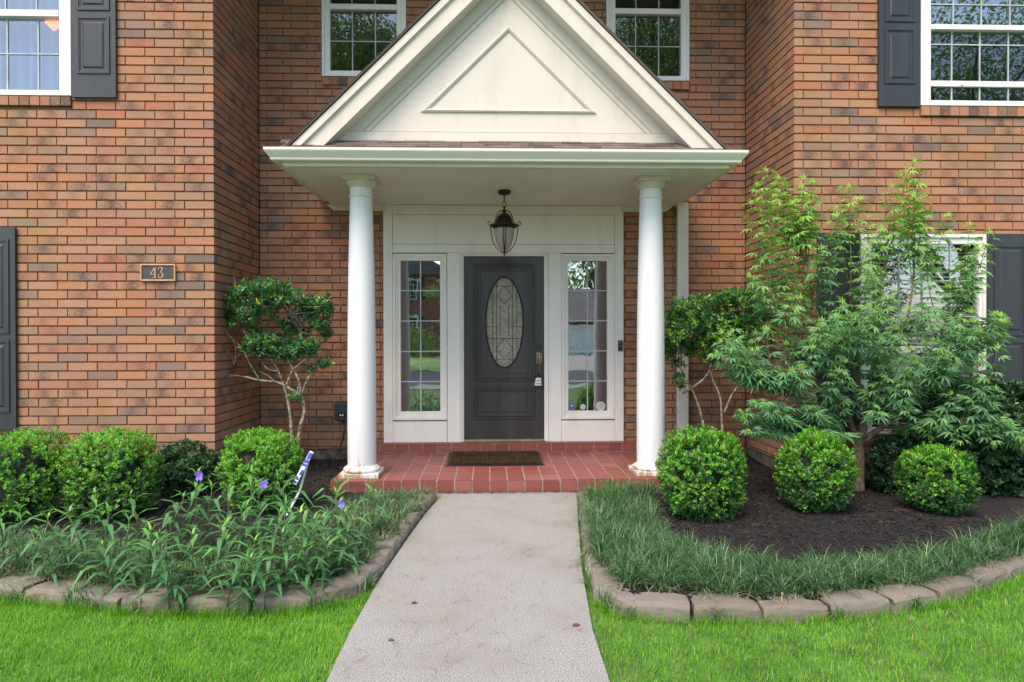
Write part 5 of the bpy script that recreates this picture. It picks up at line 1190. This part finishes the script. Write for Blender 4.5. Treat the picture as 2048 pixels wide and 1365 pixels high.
border('border_grass', gp_([(1170, 985), (1176, 1050), (1184, 1110), (1222, 1166), (1300, 1190), (1400, 1195), (1560, 1197), (1680, 1190), (1800, 1177), (1900, 1157), (2000, 1127), (2070, 1098), (2260, 1030), (2260, 985), (2060, 1062), (1900, 1108), (1760, 1126), (1640, 1132), (1500, 1128), (1400, 1108), (1330, 1070), (1300, 1020), (1310, 985)]), 880, .17, (.12, .19), 34, 'dense strap leaved border grass along the right bed edge')
border('border_grass', gp_([(-180, 1140), (-180, 1060), (60, 1075), (250, 1085), (420, 1090), (560, 1085), (660, 1040), (735, 1000), (760, 985), (866, 985), (850, 1005), (800, 1060), (740, 1122), (684, 1160), (560, 1180), (380, 1183), (200, 1174), (60, 1160)]), 800, .42, (.09, .15), 30, 'dry and green strap leaved border grass along the left bed edge')
def weeds(path, n, i0, label, lo_=0):
    P, d = dense(path[i0:]); s0 = RS.uniform(0, d[-1], n); sc_ = RS.uniform(.5, 1.1, n); rep = np.repeat(np.arange(n), 34); s = s0[rep]+RS.normal(size=len(rep))*.022
    X = np.interp(s, d, P[:, 0]); Y = np.interp(s, d, P[:, 1])+RS.uniform(-.03, .07, len(rep)); k_ = len(rep)
    V, Q, k = blades(np.c_[X, Y, np.full(k_, ZG+.03)], RS.uniform(0, 6.283, k_), np.abs(RS.normal(size=k_))*.5+.1, RS.uniform(.08, .17, k_)*sc_[rep], RS.uniform(.0035, .006, k_), RS.uniform(.6, 2.0, k_), 4)
    o = bigmesh('weed_tufts', V, Q, 'liriope', None, np.repeat(np.clip(.5+RS.normal(size=k_)*.2, 0, 1), k)); o['kind'] = 'stuff'; tag(o, label, 'weeds')
weeds(Rpath, 17, 2, 'grassy tufts sprouting between the right edging stones'); weeds(Lpath, 20, 3, 'grassy tufts sprouting between the left edging stones')
# ---- lawn
def lawn(name, poly, n, h, label):
    P2 = np.array(poly); x0, y0 = P2.min(0); x1, y1 = P2.max(0); q = np.stack([RS.uniform(x0, x1, n), RS.uniform(y0, y1, n)], 1); q = q[inpoly(q, poly)]
    n = len(q); P = np.c_[q, np.full(n, ZG)]; nz = np.sin(q[:, 0]*5.1+np.sin(q[:, 1]*4))*np.sin(q[:, 1]*6.3+1)*.5
    ln = RS.uniform(*h, n)*(1+.18*nz); V, Q, k = blades(P, RS.uniform(0, 6.283, n), np.abs(RS.normal(size=n))*.55, ln, RS.uniform(.0020, .0034, n), RS.uniform(.2, 1.3, n), 2)
    nz2 = np.array([mn.noise(Vector((x*2.2, y*2.2, 0)))+.6*mn.noise(Vector((x*9, y*9, 5))) for x, y in q]); ti = np.clip(.45+.30*nz2+RS.normal(size=n)*.2, 0, .95); ti[RS.rand(n) < .035] = 1.0; o = bigmesh(name, V, Q, 'lawnleaf', None, np.repeat(ti, k)); o['kind'] = 'stuff'; return tag(o, label, 'grass')
lo = [tuple(p[:2]) for p in dense(Lpath)[0]]; ro = [tuple(p[:2]) for p in dense(Rpath)[0]]
lwp = [(p[0], p[1]) for p in lw]; rwp = [(p[0], p[1]) for p in rw]
ll_ = [q for q in lo[4:]]+[(-4.6, -2.6), (-4.6, -5.2)]+[(interp(lw, -5.2)-.01, -5.2)]+[(p[0]-.012, p[1]) for p in lwp[::-1] if -5.2 < p[1] < lo[4][1]+.02]
rr_ = [q for q in ro[2:]]+[(4.6, -2.2), (4.6, -5.2)]+[(interp(rw, -5.2)+.01, -5.2)]+[(p[0]+.012, p[1]) for p in rwp[::-1] if -5.2 < p[1] < ro[2][1]+.02]
lawn('lawn_grass', ll_, 280000, (.018, .040), 'bright green mown lawn left of the walkway'); lawn('lawn_grass', rr_, 280000, (.018, .040), 'bright green mown lawn right of the walkway')
# taller fringe against the stones
def fringe(path, n, i0, label):
    P, d = dense(path[i0:]); s = RS.uniform(0, d[-1], n); X = np.interp(s, d, P[:, 0]); Y = np.interp(s, d, P[:, 1])-np.abs(RS.normal(size=n))*.022
    cl = np.sin(s*11)+np.sin(s*23+1) ; keep = RS.rand(n) < .35+.3*(cl > 0); X, Y = X[keep], Y[keep]; n = len(X)
    V, Q, k = blades(np.c_[X, Y, np.full(n, ZG)], RS.uniform(0, 6.283, n), np.abs(RS.normal(size=n))*.35, RS.uniform(.04, .09, n), RS.uniform(.0025, .004, n), RS.uniform(.2, 1.3, n), 3)
    o = bigmesh('lawn_fringe', V, Q, 'lawnleaf', None, np.repeat(np.clip(.4+RS.normal(size=n)*.2, 0, 1), k)); o['kind'] = 'stuff'; tag(o, label, 'grass')
fringe(Lpath, 4500, 5, 'longer grass blades growing against the left edging stones'); fringe(Rpath, 4500, 3, 'longer grass blades growing against the right edging stones')
# ---- pine needles
def needles(n, poly, zf, label, ln=(.04, .10)):
    P2 = np.array(poly); x0, y0 = P2.min(0); x1, y1 = P2.max(0); q = np.stack([RS.uniform(x0, x1, n), RS.uniform(y0, y1, n)], 1); q = q[inpoly(q, poly)]; n = len(q)
    z = np.array([zf(x, y) for x, y in q])+.006; V, Q, k = blades(np.c_[q, z], RS.uniform(0, 6.28, n), np.full(n, 1.5), RS.uniform(*ln, n), np.full(n, .0022), RS.uniform(-.08, .12, n), 3)
    V[:, 2] = np.maximum(V[:, 2], np.repeat(z, k)-.004); o = bigmesh('pine_needles', V, Q, 'needle', None); o['kind'] = 'stuff'; tag(o, label, 'litter')
wpoly = [(p[0]+.03, p[1]) for p in lw[:-1]]+[(p[0]-.03, p[1]) for p in rw[:-1][::-1]]
needles(420, wpoly, lambda x, y: 0, 'brown pine needles scattered on the concrete walkway'); needles(2400, rb, bedh, 'brown pine needles strewn over the right mulch bed', (.06, .15)); needles(1800, lb, bedh, 'brown pine needles strewn over the left mulch bed', (.06, .15))
def chips(n, poly, label):
    P2 = np.array(poly); x0, y0 = np.maximum(P2.min(0), -3.6); x1, y1 = np.minimum(P2.max(0), 3.6); q = np.stack([RS.uniform(x0, x1, n), RS.uniform(y0, y1, n)], 1); q = q[inpoly(q, poly)]; n = len(q)
    z = np.array([bedh(x, y) for x, y in q])+.004; P = np.c_[q, z]; D = np.c_[RS.normal(size=(n, 2)), RS.normal(size=n)*.25]; Nn = np.c_[RS.normal(size=(n, 2))*.45, np.ones(n)]
    V, Q, k = leaves(P, D, Nn, RS.uniform(.008, .034, n), (np.array([[-.5, -.16, 0], [.5, -.12, 0], [.45, .17, .05], [-.48, .13, .04]]), np.array([[0, 1, 2, 3]])))
    ti = RS.beta(1.1, 4.5, n); o = bigmesh('mulch_chips', V, Q, 'chip', None, np.repeat(ti, k)); o['kind'] = 'stuff'; tag(o, label, 'mulch')
MT['chip'] = attrmat('mulch_chip', [(0, (.010, .009, .010)), (.4, (.035, .028, .026)), (.75, (.10, .07, .05)), (1, (.34, .28, .21))], rough=1, ns=80, nm=.3, dark=(.01, .01, .01))
chips(22000, rb, 'dark bark chips covering the right bed'); chips(18000, lb, 'dark bark chips covering the left bed')
# fallen leaves on the walkway
for (px, py, s, mt, lab) in ((1144, 1252, .022, 'deadleaf', 'reddish brown dead leaf near the right edge of the walkway'), (822, 1207, .018, 'deadleaf', 'small brown dead leaf near the left edge of the walkway'), (775, 1281, .016, 'stem', 'small green fallen leaf on the walkway near the camera')):
    p = GP(px, py, .004); V, Q, k = leaves([p], [[1, .3, .05]], [[0, -.2, 1]], [s*2], T_OVAL); tag(bigmesh('fallen_leaf', V, Q, mt), lab, 'leaf')
# ================================================================ across the street (seen in the glass)
def farhouse():
    t = empty('opposite_house', (-9, -42, 0), 'two storey brick house with shuttered windows across the street, reflected in the left sidelight', 'house')
    b = MB(); b.box(-20, -3.6, -50, -41, -.05, 6.1); b.build('wall', 'farbrick', t)
    b = MB(); b.prism([(-20.5, 6.1), (-3.1, 6.1), (-7, 9.2), (-16, 9.2)], -50.5, -40.5); b.box(-20.6, -3.0, -40.9, -40.4, 5.85, 6.15); b.build('roof', 'farroof', t)
    for xc in (-5.9, -9.6, -13.4, -17.2):
        for z0, z1 in ((4.0, 5.6), (1.0, 2.9)):
            b = MB(); ring(b, xc-.6, xc+.6, z0, z1, .08, -40.98, -40.9); f = b.build('window', 'trim', t)
            MB().box(xc-.52, xc+.52, -40.97, -40.95, z0+.08, z1-.08).build('pane', 'room', f)
            b = MB(); [b.box(xc-.52+1.04*i/4-.015, xc-.52+1.04*i/4+.015, -40.945, -40.93, z0+.08, z1-.08) for i in (1, 2, 3)]; [b.box(xc-.52, xc+.52, -40.93, -40.92, z0+(z1-z0)*q-.015, z0+(z1-z0)*q+.015) for q in (.3, .5, .7)]; b.build('muntin_grid', 'trim', f)
            for s in (-1, 1): MB().box(xc+s*.84-.2, xc+s*.84+.2, -40.99, -40.93, z0, z1).build('shutter', 'shutter', t)
    t = empty('garage_wing', (6, -42, 0), 'low garage with white doors across the street, reflected in the right sidelight', 'garage')
    MB().box(1.2, 12, -49, -41, -.05, 2.5).build('wall', 'farbrick', t)
    MB().box(3.0, 9.6, -40.98, -40.9, 0, 2.25).build('garage_door', 'trim', t); MB().add([(.8, -40.4, 2.45), (12.4, -40.4, 2.45), (12.4, -45, 5.2), (.8, -45, 5.2), (.8, -49.6, 2.45), (12.4, -49.6, 2.45)], [(0, 1, 2, 3), (3, 2, 5, 4), (0, 3, 4), (1, 5, 2)]).build('roof', 'farroof', t)
farhouse()
MT['farleaf'] = leafmat('far_tree_leaves', [(0, (.10, .19, .06)), (.5, (.22, .38, .12)), (1, (.42, .58, .24))], .45, .6, .2)
def fartree(x, y, h, r, z0, n, label, leaf=.32):
    t = empty('street_tree', (x, y, 0), label, 'tree', 'trees across the street'); b = MB(); b.tube([(x, y, -.1), (x+.1, y, h*.3), (x-.1, y+.1, h*.6), (x, y, h*.85)], [.3, .24, .15, .05], 8)
    cl = [(np.array([x+RS.normal()*r*.45, y+RS.normal()*r*.45, RS.uniform(z0+r*.3, h-r*.25)]), RS.uniform(.28, .5)*r) for _ in range(26)]
    for c, rr in cl: b.tube([(x, y, max(z0*.6, c[2]-r)), tuple((np.array([x, y, c[2]-r*.4])+c)/2), tuple(c)], [.09, .06, .03], 5)
    b.build('trunk', 'bark', t, smooth=True); P = []; 
    for c, rr in cl: q = nrm(RS.normal(size=(n//26, 3)))*(RS.rand(n//26, 1)**.5)*rr; q[:, 2] *= .75; P.append(c+q)
    P = np.concatenate(P); D = RS.normal(size=P.shape); leafobj('crown', P, D, RS.normal(size=P.shape), RS.uniform(.6, 1.2, len(P))*leaf, T_DIAM, 'farleaf', RS.rand(len(P)), t)
fartree(-7.2, -24, 18.5, 5.4, 7, 60000, 'tallest oak across the street, left of the walkway line', .17); fartree(7.6, -23, 18.5, 7, 7, 60000, 'big oak across the street, right of the walkway line', .17); fartree(20.5, -22, 15, 7.5, 4, 60000, 'oak across the street at the far right', .17)
fartree(9.5, -52, 12, 5, 4, 4000, 'tree rising behind the garage roof', .4); fartree(-2.4, -37, 5.5, 2.0, 1.2, 2200, 'small street tree at the corner of the opposite house', .25); fartree(0.5, -56, 14, 6, 3, 4000, 'tree between the opposite house and garage', .4)
c = empty('street_bush', (-6, -36, 0), 'rounded bush on the lawn of the opposite house', 'bush'); q = nrm(RS.normal(size=(2600, 3)))*(RS.rand(2600, 1)**.4)*np.array([2.4, 1.2, 1.3])+np.array([-5.6, -36, 1.0]); leafobj('foliage', q, RS.normal(size=q.shape), RS.normal(size=q.shape), RS.uniform(.12, .22, len(q)), T_DIAM, 'farleaf', RS.uniform(.3, 1, len(q)), c)
